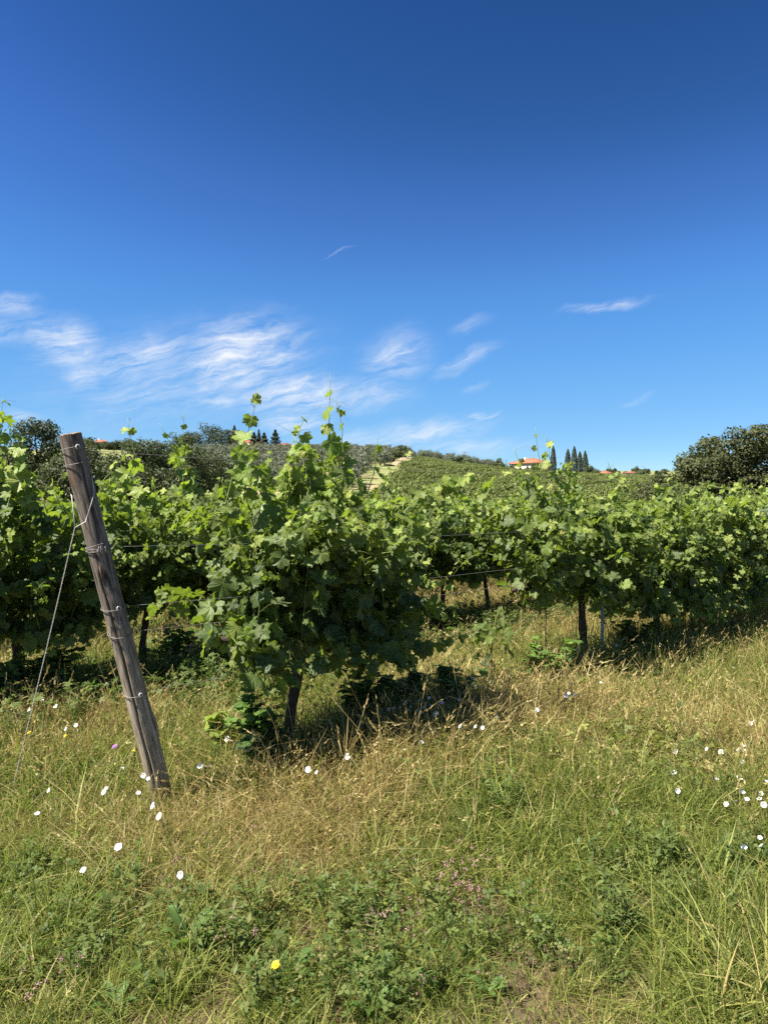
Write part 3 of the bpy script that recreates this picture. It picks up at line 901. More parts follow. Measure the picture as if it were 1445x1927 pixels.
# ------------------------------------------------------------------ the rows behind
def rows_behind():
    variants = []
    for k in range(4):
        v = Vine(200 + k, ROW_A)
        v.grow(-.55, .55, 34, zc=.78, ztop=1.54, size=.100, twin=1.3, droopers=.38, length=(.65, 1.1), width=.14)
        for q in range(3):
            a = np.array([v.r.uniform(-.5, .5), v.r.uniform(-.15, .15), 1.4])
            b = a + np.array([v.r.uniform(-.15, .15), v.r.uniform(-.15, .15), v.r.uniform(.2, .5)])
            v.hero_shoot([a, (a + b) / 2, b], .08, .09, tendrils=False)
        L = v.arrays()
        fol = leaves_joined('foliage', L, np.ones(len(L['size']), bool), 'low', seed=k)
        tr, co = trunk_mesh(300 + k, .8, -.5, .5, (.02, 0), .03)
        variants.append((fol, tr))
    spots = []
    for row in range(2, 22):
        for t in np.arange(-40, 80, 1.05):
            p = row_pt(row, t)
            if p[1] < 5 or p[1] > 62 or abs(p[0] / p[1]) > .62 + 1.2 / p[1]: continue
            if row == 2 and t < -.3: continue
            spots.append((p[0] ** 2 + p[1] ** 2, p[0], p[1], row))
    spots.sort()
    inner = [s_ for s_ in spots if abs(s_[1] / s_[2]) < .53]
    near = inner[:300]; nearset = set(near)
    rest = [s_ for s_ in spots if s_ not in nearset]
    for k, (d2, x, y, row) in enumerate(near):
        fol, tr = variants[RNG.integers(0, 4)]
        root = empty('grape_vine', (x, y, float(height(x, y))), ROW_A + (math.pi if RNG.random() < .5 else 0))
        sc = RNG.uniform(.94, 1.06); root.scale = (1, 1, sc)
        if row == 2: tag(root, 'grape vine of the third row, behind the two rows nearest the camera', 'grape vine', 'vines of the third row')
        else: tag(root, 'grape vine in the dense field of rows stretching back to the trees', 'grape vine', 'vines of the field behind')
        link('trunk', tr, root)
        tag(link('foliage', fol, root), kind='stuff')
    n = len(rest)
    pts = np.array([(x, y, float(height(x, y))) for _, x, y, _ in rest])
    o = scatter('far_vines', pts, ROW_A + math.pi * RNG.integers(0, 2, n), RNG.uniform(.95, 1.06, n), RNG.integers(0, 4, n), RNG.random(n), [f for f, _ in variants])
    tag(o, 'far end of the vine field, merging into one green band', 'vines', kind='stuff')
rows_behind()

# ------------------------------------------------------------------ leaning end post, wires, stakes
def end_post():
    base = np.array([-1.165, 3.98, float(height(-1.165, 3.98))]); top = np.array([-1.558, 3.69, 1.985])
    ax = top - base; Lp = np.linalg.norm(ax) ; axu = ax / Lp
    rot = Vector(axu).to_track_quat('Z', 'Y').to_matrix()
    R = np.array(rot)
    root = empty('end_post', tuple(base)); root.rotation_euler = rot.to_euler()
    tag(root, 'weathered round wooden end post leaning left, wound with wire', 'post')
    nth, nz = 72, 190
    th = np.linspace(0, 2 * np.pi, nth, endpoint=False); zz = np.linspace(-.25, Lp, nz)
    TH, Z = np.meshgrid(th, zz)
    # angle of the side that faces the camera, in local coordinates
    cl = R.T @ unit(np.array([0, 0, EYE]) - (base + top) / 2); thc = math.atan2(cl[1], cl[0])
    rl = R.T @ np.array([1., 0, 0]); thr = math.atan2(rl[1], rl[0])       # picture right
    rad = .0565 + .002 * np.sin(TH * 2 + 1) - .002 * (Z / Lp)
    r = np.random.default_rng(4)
    fib = vnoise(TH * 9, Z * 2.2, 1.0, 31, 4) - .5
    fib = .5 * fib + .5 * (vnoise((2 * np.pi - TH) * 9, Z * 2.2, 1.0, 77, 4) - .5)
    rad = rad + fib * .006 + (vnoise(TH * 1.2, Z * 4, 1, 5, 3) - .5) * .006
    def dth(a, b): return (a - b + np.pi) % (2 * np.pi) - np.pi
    def knot(z0, a0, h, sz, sa):
        nonlocal rad
        rad = rad + h * np.exp(-((Z - z0) / sz) ** 2 - (dth(TH, a0) / sa) ** 2)
    knot(.50, thr + .15, .013, .07, .6); knot(.30, thr + .1, .005, .12, .8)
    knot(1.36, thc - .25, .009, .04, .4); knot(1.05, thc + .35, .007, .03, .35); knot(.86, thc + .1, .006, .04, .5)
    knot(1.86, thc - 1.15, .007, .06, .4); knot(1.20, thc + .4, .006, .04, .4)
    # the long drying crack
    ca = thc - .42 + .10 * np.sin(Z * 2.2) + .05 * np.sin(Z * 9) + .03 * np.sin(Z * 23)
    wv = np.interp(Z, [-.25, 0, .25, .9, 1.35, 1.5], [.05, .075, .06, .07, .045, .0])
    crack = np.where(wv > .002, np.exp(-(dth(TH, ca) / np.maximum(wv, .003)) ** 2), 0)
    ca2 = thc + .25 + .06 * np.sin(Z * 3.1 + 1)
    w2 = np.interp(Z, [1.45, 1.55, 1.95, 2.1], [0, .06, .05, .05]); 
    crack2 = np.where(w2 > .002, np.exp(-(dth(TH, ca2) / np.maximum(w2, .003)) ** 2), 0)
    hole = np.exp(-((Z - 1.335) / .035) ** 2 - (dth(TH, thc - .05) / .16) ** 2)
    rad = rad - crack * .016 - crack2 * .008 - hole * .014
    # broken rim at the top
    Z2 = Z.copy(); topn = (vnoise(np.cos(TH) * 3, np.sin(TH) * 3, 1.5, 9, 3) - .5) * .012
    Z2 = Z2 + np.where(Z > Lp - .02, topn, 0)
    raw = np.exp(-((Z - 1.845) / .035) ** 2 - (dth(TH, thc - .75) / .22) ** 2) * .8 + np.exp(-((Z - 1.36) / .03) ** 2 - (dth(TH, thc - .35) / .15) ** 2) * .5
    V = np.stack([np.cos(TH) * rad, np.sin(TH) * rad, Z2], -1).reshape(-1, 3)
    i = np.arange(nz - 1)[:, None] * nth; j = np.arange(nth)[None]; k = (j + 1) % nth
    Q = np.stack([i + j, i + k, i + nth + k, i + nth + j], -1).reshape(-1, 4)
    link('shaft', mesh('shaft', V, Q, True, {'crack': np.clip(np.maximum(crack, np.maximum(crack2 * .8, hole)), 0, 1).ravel(), 'raw': raw.ravel()}, M['wood']), root)
    # end grain
    rim = V[-nth:]; rings = [rim]
    for q in (.8, .55, .3):
        g = rim * np.array([q, q, 1]); g[:, 2] = Lp + .004 + (vnoise(g[:, 0] * 90, g[:, 1] * 90, 1, 3) - .5) * .010; rings.append(g)
    Vt = np.concatenate(rings + [[[0, 0, Lp + .004]]])
    Qs = []
    for a in range(3):
        jj = np.arange(nth); kk = (jj + 1) % nth
        Qs.append(np.stack([a * nth + jj, a * nth + kk, (a + 1) * nth + kk, (a + 1) * nth + jj], -1))
    jj = np.arange(nth); kk = (jj + 1) % nth
    T = np.stack([3 * nth + jj, 3 * nth + kk, np.full(nth, 4 * nth)], -1)
    link('end_grain', mesh('end_grain', Vt, [np.concatenate(Qs), T], True, None, M['end_grain']), root)
    # wire turns round the post
    def ring(z, tiltx, tilty, rr=.0018, mat='old_wire', r_=.0615):
        a = np.linspace(0, 2 * np.pi, 41)
        zz_ = z + tiltx * np.cos(a - thr) + tilty * np.cos(a - thc)
        rw = r_ + .0015 * np.sin(a * 3 + z * 40)
        V_, Q_, T_ = tube_arrays(np.stack([np.cos(a) * rw, np.sin(a) * rw, zz_], -1), rr, 6)
        link('wire_tie', mesh('wire_tie', V_, [Q_, T_], True, None, M[mat]), root)
    def hook(z, a0, mat='wire'):
        u = np.linspace(0, 1, 12); an = u * 4.6 - .6
        c = np.array([math.cos(a0), math.sin(a0), 0]); tg = np.array([-math.sin(a0), math.cos(a0), 0])
        pts = c * .0655 + tg[None] * (np.cos(an) * .010)[:, None] + np.array([0, 0, 1])[None] * (np.sin(an) * .012 + z)[:, None]
        V_, Q_, T_ = tube_arrays(pts, .0026, 6)
        link('staple', mesh('staple', V_, [Q_, T_], True, None, M[mat]), root)
    # positions measured along the post (distance from its foot)
    def zof(py):      # photograph row -> distance along the axis
        best = None
        for q in np.linspace(0, Lp, 800):
            w = base + axu * q; yy = CY - (w[2] - EYE) / w[1] * F
            if best is None or abs(yy - py) < best[0]: best = (abs(yy - py), q)
        return best[1]
    for py, tx, ty, hk in ((843, .000, .004, 1), (871, .001, -.003, 0), (1026, .004, .006, 0), (1033, -.004, -.004, 0), (1030, -.010, .0, 0), (1143, -.006, -.004, 1), (1191, -.010, -.010, 0), (1303, -.011, -.004, 1)):
        z = zof(py); ring(z, tx, ty)
        if hk: hook(z + tx * .6, thc + .35)
    # knot of wire ends
    mb = MB()
    for q in range(5):
        u = np.linspace(0, 1, 8); a0 = thc + r.uniform(-.15, .35); z = zof(1033) + r.uniform(-.012, .006)
        pts = np.stack([np.cos(a0 + u * r.uniform(-.3, .3)) * (.063 + .010 * np.sin(u * 3)), np.sin(a0 + u * r.uniform(-.3, .3)) * (.063 + .010 * np.sin(u * 3)), z + .016 * np.cos(u * r.uniform(3, 6))], -1)
        mb.tube(pts, .0019, 5)
    link('wire_knot', mb.mesh('wire_knot', M['old_wire']), root)
    # guy wire: two strands from the post joining into one twisted wire to the ground
    W = lambda z, a, rr=.064: base + R @ np.array([math.cos(a) * rr, math.sin(a) * rr, z])
    zg = zof(900)
    join = np.array(pix(141, 993, 3.62)); anchor = np.array([-2.11, 4.17, float(height(-2.11, 4.17)) - .05])
    g = empty('guy_wire', tuple(anchor)); tag(g, 'thin twisted bright wire staying the leaning post to the ground at left', 'wire')
    def gl(name, pts, rad, mat='wire', sides=6):
        V_, Q_, T_ = tube_arrays(np.array(pts) - anchor, rad, sides)
        link(name, mesh(name, V_, [Q_, T_], True, None, M[mat]), g)
    # right-hand strand crosses the front of the post, left-hand one comes round its side
    a_r = thc + .9
    front = [W(zg, a_r + .5), W(zg - .005, a_r)] + [W(zg - .06 - .17 * q, a_r - 1.5 * q, .066) for q in (.1, .3, .5, .7, .9)] + [join]
    gl('strand', front, .0017)
    left = [W(zof(925), thc - 1.7), W(zof(932), thc - 1.45), join]
    gl('strand', left, .0017)
    n = 260; u = np.linspace(0, 1, n)
    line = join + (anchor - join) * u[:, None]
    sag = np.array([0, 0, -1.]) * (.015 * np.sin(np.pi * u))[:, None]
    tdir = unit(anchor - join); A = unit(np.cross(tdir, [0, 0, 1])); B = np.cross(tdir, A)
    for ph in (0, np.pi):
        ang = u * 2 * np.pi * 42 + ph
        gl('strand', line + sag + (A[None] * np.cos(ang)[:, None] + B[None] * np.sin(ang)[:, None]) * .0015, .0014, sides=4)
    return zof, base, axu
zof, P_base, P_ax = end_post()

def trellis():
    names = {845: 'top', 1030: 'upper', 1143: 'middle', 1191: 'lower', 1303: 'lowest'}
    for py, w in names.items():
        z = zof(py); s0 = P_base + P_ax * z
        s0 = s0 + np.array([DX, DY, 0]) * .06
        ts = np.linspace(0, 11.5, 60)
        h = float(s0[2])
        pts = np.stack([s0[0] + DX * ts, s0[1] + DY * ts, h + np.where(ts < .9, 0, 0) - .012 * np.sin(ts * 1.1)], -1)
        V, Q, T = tube_arrays(pts, .0013, 5)
        tag(link('trellis_wire', mesh('trellis_wire', V, [Q, T], True, None, M['old_wire'])),
            'thin %s trellis wire running right from the leaning post along the front row' % w, 'wire', 'wires of the front row')
    for h, w in ((1.45, 'top'), (1.02, 'upper'), (.74, 'lower'), (.55, 'lowest')):
        ts = np.linspace(-1.4, 16, 60); o = row_pt(1, 0)
        pts = np.stack([o[0] + DX * ts, o[1] + DY * ts, h - .012 * np.sin(ts * 1.2 + h)], -1)
        V, Q, T = tube_arrays(pts, .0013, 5)
        tag(link('trellis_wire', mesh('trellis_wire', V, [Q, T], True, None, M['old_wire'])),
            'thin %s trellis wire of the second row, behind the front vines' % w, 'wire', 'wires of the second row')
    def stake(row, t, h, label, across=0.0):
        p = row_pt(row, t, across); z0 = float(height(*p))
        root = empty('steel_stake', (p[0], p[1], z0), ROW_A + .5); tag(root, label, 'stake', 'steel trellis stakes')
        # folded steel profile: a C channel
        prof = np.array([(-.022, .014), (-.022, -.012), (-.008, -.016), (.008, -.016), (.022, -.012), (.022, .014), (.018, .014), (.018, -.008), (.007, -.012), (-.007, -.012), (-.018, -.008), (-.018, .014)])
        zz = np.linspace(-.3, h, 2); n = len(prof)
        V = np.concatenate([np.column_stack([prof, np.full(n, z)]) for z in zz])
        jj = np.arange(n); kk = (jj + 1) % n
        Q = np.stack([jj, kk, n + kk, n + jj], -1)
        capq = np.array([[n + 0, n + 1, n + 10, n + 11], [n + 1, n + 2, n + 9, n + 10], [n + 2, n + 3, n + 8, n + 9], [n + 3, n + 4, n + 7, n + 8], [n + 4, n + 5, n + 6, n + 7]])
        link('channel', mesh('channel', V, np.concatenate([Q, capq]), False, None, M['steel']), root)
        for q in np.arange(.25, h - .02, .12):
            for sx in (-1, 1):
                mb = MB(); mb.box((sx * .022 - .004, -.006, q), (sx * .022 + .004 + sx * .006, .004, q + .03))
                link('hook_tab', mb.mesh('hook_tab', M['steel'], False), root)
        for q in np.arange(.3, h - .05, .12):
            mb = MB(); a = np.linspace(0, 2 * np.pi, 7)[:-1]
            mb.add(np.column_stack([np.cos(a) * .004, np.full(6, -.0172), q + np.sin(a) * .010]), None, [[0, k + 1, k] for k in range(1, 5)])
            link('slot', mb.mesh('slot', M['pane'], False), root)
    stake(0, 4.78, 1.72, 'grey slotted steel stake beside the bare trunk of the dark vine')
    stake(1, 2.42, 1.66, 'grey steel stake just showing through the leaves left of centre')
    stake(1, 8.2, 1.74, 'grey steel stake tip above the leaves of the row behind')
    def rod(row, t, h, label, lean=(0, 0)):
        p = row_pt(row, t); z0 = float(height(*p))
        pts = [(0, 0, -.2), (lean[0] * .5, lean[1] * .5, h * .5), (lean[0], lean[1], h)]
        V, Q, T = tube_arrays(np.array(pts), .0055, 7)
        o = link('support_rod', mesh('support_rod', V, [Q, T], True, None, M['rust'])); o.location = (p[0], p[1], z0)
        tag(o, label, 'rod', 'thin vine support rods')
    rod(0, 1.96, 1.0, 'thin dark iron rod under the right side of the big vine')
    rod(0, 3.75, 1.1, 'thin iron rod left of the dark vine with the bare trunk', (.01, 0))
    rod(1, 5.0, 1.0, 'thin iron rod below the wires in the gap between the front vines')
trellis()

# ------------------------------------------------------------------ trees
def quads(P_, Nn, size, asp, r, bend=0.0):
    """leaf quads: centres, normals, sizes -> arrays"""
    n = len(P_)
    a = unit(np.cross(Nn, unit(r.normal(0, 1, (n, 3))))); b = np.cross(Nn, a)
    hx = a * (size * .5)[:, None]; hy = b * (size * .5 * asp)[:, None]
    V = np.stack([P_ - hx, P_ - hy * .9 + hx * .1, P_ + hx, P_ + hy], 1)
    Q = np.arange(n * 4).reshape(n, 4)
    return V.reshape(-1, 3), Q

def crown_mesh(name, seed, blobs, n, size, mat, asp=.8, shell=.55, up=.3, jit=.55):
    """blobs: list (x,y,z,rx,ry,rz): leaves gather towards the outside of each clump"""
    r = np.random.default_rng(seed); B = np.array(blobs, float)
    w = (B[:, 3] * B[:, 4] + B[:, 4] * B[:, 5] + B[:, 3] * B[:, 5]); k = r.choice(len(B), n, p=w / w.sum())
    d = unit(r.normal(0, 1, (n, 3))); rad = shell + (1 - shell) * r.random(n) ** .6
    rad = rad * (1 + (vnoise(d[:, 0] * 3 + k * 7.1, d[:, 1] * 3 + d[:, 2] * 2, 1.3, seed, 2) - .5) * .5)
    P_ = B[k, :3] + d * rad[:, None] * B[k, 3:]
    Nn = unit(d + np.array([0, 0, up]) + r.normal(0, jit, (n, 3)))
    sz = size * r.uniform(.6, 1.4, n)
    V, Q = quads(P_, Nn, sz, asp, r)
    clump = r.random(len(B))[k] * .35
    return mesh(name, V, Q, False, {'rnd': np.repeat(np.clip(clump + r.random(n) * .6, 0, .999), 4)}, mat)

def limb_mesh(name, seed, h, r0, targets, mat):
    r = np.random.default_rng(seed); mb = MB()
    t = np.linspace(-.05, 1, 8)
    tr = np.stack([.06 * h * np.sin(t * 3 + seed), .05 * h * np.sin(t * 2.3 + 1), h * t], -1) * np.array([.5, .5, 1])
    mb.tube(tr, r0 * (1.2 - .65 * np.clip(t, 0, 1)), 9)
    for g in targets:
        g = np.array(g, float); u = np.linspace(0, 1, 6)[:, None]
        s0 = tr[r.integers(4, 8)]
        c = s0 * (1 - u) + g * u + np.array([0, 0, 1.]) * (np.sin(u * np.pi) * .1 * h) + r.normal(0, .03, (6, 3)) * h * .3
        c[0] = s0
        mb.tube(c, np.linspace(r0 * .45, r0 * .12, 6), 6)
    return mb.mesh(name, mat)

def oak_blobs(seed, w, h, n, low=.25):
    r = np.random.default_rng(seed); out = []
    for i in range(n):
        a = r.uniform(0, 6.28); z = r.uniform(low, .93)
        env = math.sqrt(max(.05, 1 - ((z - .52) / .52) ** 2))
        q = env * w * .5 * r.uniform(.35, .86)
        s = r.uniform(.13, .23) * w
        out.append((math.cos(a) * q, math.sin(a) * q, z * h * .95, s, s, s * .78))
    out.append((0, 0, h * .6, w * .3, w * .3, h * .28))
    return out

def oak(px, y, w, h, seed, label, mat='oak', n=5200, size=.26, cat='tree', group='trees at the edge of the vineyard', low=.25, nb=26, xy=None):
    p = at(px, y) if xy is None else Vector((xy[0], xy[1], float(height(*xy))))
    root = empty('oak_tree', p); tag(root, label, cat, group)
    bl = oak_blobs(seed, w, h, nb, low)
    link('trunk', limb_mesh('trunk', seed, h * .5, h * .028, [b[:3] for b in bl[::3]], M['tree_bark']), root)
    link('crown', crown_mesh('crown', seed, bl, n, size, M[mat]), root)
    return root

def distance_things():
    oak(70, 78, 6.4, 9.3, 401, 'tall round-topped oak rising behind the top of the leaning post', n=9500, size=.22, nb=34, low=.12)
    oak(-70, 80, 9, 8.0, 402, 'dark oak at the left edge of the picture, behind the left vine', n=5000, low=.05)
    oak(5, 70, 7.0, 6.2, 403, 'low dark oak at the far left below the tall round oak', n=7500, low=.04)
    oak(118, 69, 7.2, 5.3, 404, 'dark bushy oak directly behind the leaning post', n=7500, low=.04)
    oak(195, 78, 8.4, 6.2, 405, 'spreading dark oak just right of the leaning post top', n=9000, low=.04)
    oak(268, 82, 8.6, 6.5, 406, 'dark oak in the middle of the left tree belt', n=9000, low=.04)
    oak(330, 86, 8.2, 6.6, 407, 'dark oak at the right end of the left tree belt, behind thin vine shoots', n=9000, low=.04)
    oak(150, 98, 8.0, 7.4, 408, 'dark oak standing behind the leaning post in the back of the tree belt', n=6000, low=.1)
    oak(240, 70, 6.2, 4.4, 411, 'low dark thicket oak in front of the left tree belt', n=6500, low=.02)
    oak(330, 72, 6.0, 3.8, 412, 'low dark thicket oak at the right front of the tree belt', n=6500, low=.02)
    oak(392, 98, 8.0, 5.6, 409, 'low rounded oak where the tree belt meets the olive grove', n=6500, low=.04)
    oak(438, 104, 5.6, 4.0, 410, 'small bushy tree at the foot of the olive grove', n=4500, mat='shrub', low=.04)
    # the broad oak at the right
    p = at(1392, 44); root = empty('oak_tree', p); root.scale = (1.05, 1.05, .93)
    tag(root, 'broad dark evergreen oak at the right edge of the picture', 'tree', 'trees at the edge of the vineyard')
    r = np.random.default_rng(9); bl = []
    for i in range(64):
        x = r.uniform(-4.6, 5.6); top = np.interp(x, [-5, -4.0, -2.9, -2.0, -.4, 2.5, 5.5], [2.6, 3.7, 5.0, 5.9, 6.45, 6.3, 5.2])
        z = r.uniform(1.0, top - .45); yy = r.uniform(-3.2, 3.2) * math.sqrt(max(.1, 1 - (x / 6.2) ** 2)) * (1 - .35 * z / 6.5)
        s = r.uniform(.65, 1.15); bl.append((x, yy, z, s, s, s * .75))
    for x, z in ((-4.1, 3.4), (-3.3, 4.3), (-2.6, 5.1), (-1.7, 5.6), (-.6, 6.1), (.5, 6.2), (1.6, 6.1), (-4.5, 2.6)):
        bl.append((x, r.uniform(-1.2, .6), z, .7, .7, .55))
    bl.append((.4, 0, 3.2, 3.2, 2.0, 1.9))
    link('trunk', limb_mesh('trunk', 3, 3.2, .26, [b[:3] for b in bl[::5]], M['tree_bark']), root)
    link('crown', crown_mesh('crown', 9, bl, 44000, .15, M['oak_b'], shell=.5), root)
    p = at(1268, 50); root = empty('shrub', p)
    tag(root, 'grey-green shrub at the left foot of the broad dark oak', 'shrub')
    bl = [(r.uniform(-1.0, 1.1), r.uniform(-.8, .8), r.uniform(.5, 2.6), .55, .55, .5) for _ in range(16)]
    link('stem', limb_mesh('stem', 8, 1.2, .06, [b[:3] for b in bl[::4]], M['tree_bark']), root)
    link('crown', crown_mesh('crown', 12, bl, 5200, .14, M['shrub'], asp=.4), root)

    for k, (px, h, lab) in enumerate([(160, 7, 'far oak on the hillock left of the pale hilltop villa'), (203, 4.2, 'low far oak in front of the two hilltop villas'), (240, 7.5, 'far oak on the hillock right of the small ochre villa'), (183, 3.6, 'small far bush below the pale hilltop villa'), (222, 5, 'far oak just below the small ochre villa')]):
        oak(px, 488 + 4 * k, 12, h, 460 + k, lab, n=1800, size=.8, group='trees round the far villas', low=.05)
    # trees on the hill top
    for k, (px, y, w, h, lab) in enumerate([(362, 292, 10, 10.5, 'dark hilltop oak at the left end of the hilltop wood'),
                                            (392, 300, 13, 14, 'tallest dark oak of the hilltop wood left of the villa'),
                                            (418, 296, 11, 11.5, 'dark hilltop oak in the middle of the hilltop wood'),
                                            (440, 304, 9, 11, 'dark hilltop oak at the right end of the hilltop wood, beside a cypress'),
                                            (338, 280, 10, 9.5, 'hilltop oak partly hidden by a thin vine shoot')]):
        oak(px, y, w, h, 430 + k, lab, n=2600, size=.55, group='trees on the hilltop', low=.08)
    def cypress(px, y, h, w, seed, label, base=None):
        p = at(px, y); root = empty('cypress_tree', p); tag(root, label, 'tree', 'cypresses')
        r_ = np.random.default_rng(seed); n = 2600
        z = r_.random(n) ** .9; prof = np.interp(z, [0, .06, .3, .6, .85, 1], [.55, .85, 1, .86, .5, .08])
        a = r_.uniform(0, 6.28, n); q = prof * w * .5 * (.55 + .5 * r_.random(n) ** .5) * (1 + .25 * (vnoise(a * 2, z * 9, 1, seed, 2) - .5))
        P_ = np.stack([np.cos(a) * q, np.sin(a) * q, .04 * h + z * h * .96], -1)
        Nn = unit(np.stack([np.cos(a), np.sin(a), np.full(n, .5)], -1) + r_.normal(0, .4, (n, 3)))
        V, Q = quads(P_, Nn, .5 * r_.uniform(.6, 1.4, n), .6, r_)
        V2, Q2, T2 = tube_arrays(np.array([(0, 0, -.3), (0, 0, h * .5), (0, 0, h * .9)]), [.22, .16, .05], 7)
        link('trunk', mesh('trunk', V2, [Q2, T2], True, None, M['tree_bark']), root)
        link('crown', mesh('crown', V, Q, False, {'rnd': np.repeat(r_.random(n) * .95, 4)}, M['cypress']), root)
    cypress(1041, 338, 14.6, 2.9, 1, 'cypress standing against the right end of the red-roofed farmhouse')
    cypress(1068.5, 342, 13.6, 3.2, 2, 'leftmost of the four cypresses in a row right of the farmhouse')
    cypress(1080.5, 340, 15.0, 3.3, 3, 'tallest of the four cypresses in a row right of the farmhouse')
    cypress(1091, 339, 12.8, 3.1, 4, 'shortest of the four cypresses in a row right of the farmhouse')
    cypress(1101, 338, 13.2, 3.1, 5, 'rightmost of the four cypresses in a row right of the farmhouse')
    cypress(441, 318, 13.0, 2.8, 6, 'slim cypress rising out of the hilltop wood on the left')
    cypress(487, 322, 11.0, 2.0, 7, 'very thin cypress among the hilltop conifers beside the villa')
    def conifer(px, y, h, w, seed, label):
        p = at(px, y); root = empty('conifer_tree', p); tag(root, label, 'tree', 'hilltop conifers')
        r_ = np.random.default_rng(seed); n = 3000
        z = r_.random(n); prof = np.clip(1.02 - z, 0, 1) ** .8 * (1 + .25 * np.sin(z * 40))
        a = r_.uniform(0, 6.28, n); q = prof * w * .5 * (.35 + .7 * r_.random(n) ** .6)
        P_ = np.stack([np.cos(a) * q, np.sin(a) * q, .10 * h + z * h * .9 - q * .12], -1)
        Nn = unit(np.stack([np.cos(a) * .5, np.sin(a) * .5, np.ones(n)], -1) + r_.normal(0, .45, (n, 3)))
        V, Q = quads(P_, Nn, .6 * r_.uniform(.6, 1.4, n), .5, r_)
        V2, Q2, T2 = tube_arrays(np.array([(0, 0, -.3), (0, 0, h * .5), (0, 0, h * .95)]), [.3, .2, .05], 7)
        link('trunk', mesh('trunk', V2, [Q2, T2], True, None, M['tree_bark']), root)
        link('crown', mesh('crown', V, Q, False, {'rnd': np.repeat(r_.random(n) * .95, 4)}, M['cypress']), root)
    conifer(478, 320, 9.8, 7.0, 11, 'dark conifer just right of the pale hilltop villa')
    conifer(497, 318, 9.6, 6.5, 12, 'dark conifer in the middle of the three hilltop conifers')
    conifer(518, 320, 10.8, 7.5, 13, 'pointed dark conifer at the right of the three hilltop conifers')

    # olive grove on the hillside
    ov = []
    for k in range(4):
        bl = oak_blobs(500 + k, 4.4, 3.9, 12, .28)
        ov.append((limb_mesh('trunk', 510 + k, 1.5, .15, [b[:3] for b in bl[::4]], M['tree_bark']),
                   crown_mesh('crown', 520 + k, bl, 900, .38, M['olive'], asp=.45, shell=.4)))
    spots = []
    for y in np.arange(98, 336, 5.6):
        for x in np.arange(-140, 70, 5.4):
            xx = x + RNG.normal(0, .7); yy = y + RNG.normal(0, .8)
            px = xx / yy * F + CX
            lim = np.interp(yy, [95, 110, 170, 205, 245, 290, 300, 340], [640, 690, 722, 728, 740, 752, 955, 958])
            if px < np.interp(yy, [110, 200, 270, 340], [300, 330, 352, 455]) or px > lim: continue
            if vnoise(xx, yy, .05, 44, 2) > .70: continue
            if 282 < yy and px < 458: continue
            spots.append((yy, xx))
    spots.sort()
    keep = spots if len(spots) <= 300 else [spots[i] for i in sorted(RNG.choice(len(spots), 300, replace=False))]
    for yy, xx in keep:
        tr, cr = ov[RNG.integers(0, 4)]
        root = empty('olive_tree', (xx, yy, float(height(xx, yy)) - .05), RNG.uniform(0, 6.28)); s_ = RNG.uniform(.8, 1.18); root.scale = (s_, s_, s_)
        tag(root, 'grey-green olive tree in the grove covering the hillside', 'tree', 'olive trees on the hillside')
        link('trunk', tr, root); link('crown', cr, root)
    ks = set(keep); rest = [s_ for s_ in spots if s_ not in ks]
    if rest:
        n = len(rest); pts = np.array([(x, y, float(height(x, y)) - .05) for y, x in rest])
        tag(scatter('olive_thicket', pts, RNG.uniform(0, 6.28, n), RNG.uniform(.8, 1.15, n), RNG.integers(0, 4, n), RNG.random(n), [c for _, c in ov]),
            'remaining olive crowns merging into the grey-green hillside', 'olive grove', kind='stuff')

    # hillside vineyard, right: low green hedgerows too far to tell apart
    bv = []
    for k in range(4):
        r_ = np.random.default_rng(600 + k)
        bl = [(x, r_.normal(0, .1), r_.uniform(.6, 1.35), .38, .34, .42) for x in np.linspace(-.85, .85, 7)]
        bv.append(crown_mesh('hedge', 610 + k, bl, 420, .20, M['hedge'], shell=.3))
    pts = []; ra = math.radians(14)
    for q in np.arange(-220, 420, 4.0):
        for s_ in np.arange(-120, 240, 1.55):
            x = s_ * math.cos(ra) - q * math.sin(ra); y = s_ * math.sin(ra) + q * math.cos(ra)
            if y < 66 or y > 292: continue
            px = x / y * F + CX
            left = np.interp(y, [66, 84, 140, 170, 205, 245, 292], [600, 712, 746, 760, 766, 780, 795])
            topy = np.interp(px, [700, 800, 960, 1040, 1120, 1180, 1250, 1400], [288, 284, 280, 268, 248, 228, 212, 200])
            if px < left or px > 1330 or y > topy: continue
            if vnoise(x, y, .06, 61, 3) > .70: continue
            pts.append((x + RNG.normal(0, .12), y + RNG.normal(0, .12), 0))
    for q in np.arange(0, 46, 2.7):           # the strip beyond the farm road
        for s_ in np.arange(0, 120, 1.6):
            x = 40 + s_; y = 238 + q + s_ * -.05; px = x / y * F + CX
            ry = np.interp(px, [1032, 1080, 1130, 1180, 1250, 1340], [300, 285, 262, 245, 228, 215])
            if px < 1090 or px > 1340 or y < ry + 5 or y > ry + 60: continue
            pts.append((x, y, 0))
    pts = np.array(pts); pts[:, 2] = height(pts[:, 0], pts[:, 1]); n = len(pts)
    tag(scatter('hillside_vines', pts, ra + math.pi * RNG.integers(0, 2, n) + RNG.normal(0, .08, n), RNG.uniform(.75, 1.05, n), RNG.integers(0, 4, n), RNG.random(n), bv),
        'green vine rows covering the far hillside below the farmhouse', 'vines', kind='stuff')
    # shrubs on the hillside
    sv = [crown_mesh('crown', 700 + k, oak_blobs(700 + k, 3.4, 2.6, 12, .15), 900, .32, M['shrub' if k else 'oak'], shell=.4) for k in range(3)]
    st = limb_mesh('stem', 5, .8, .08, [(.4, .3, 1.2), (-.4, .1, 1.3), (0, -.4, 1.5)], M['tree_bark'])
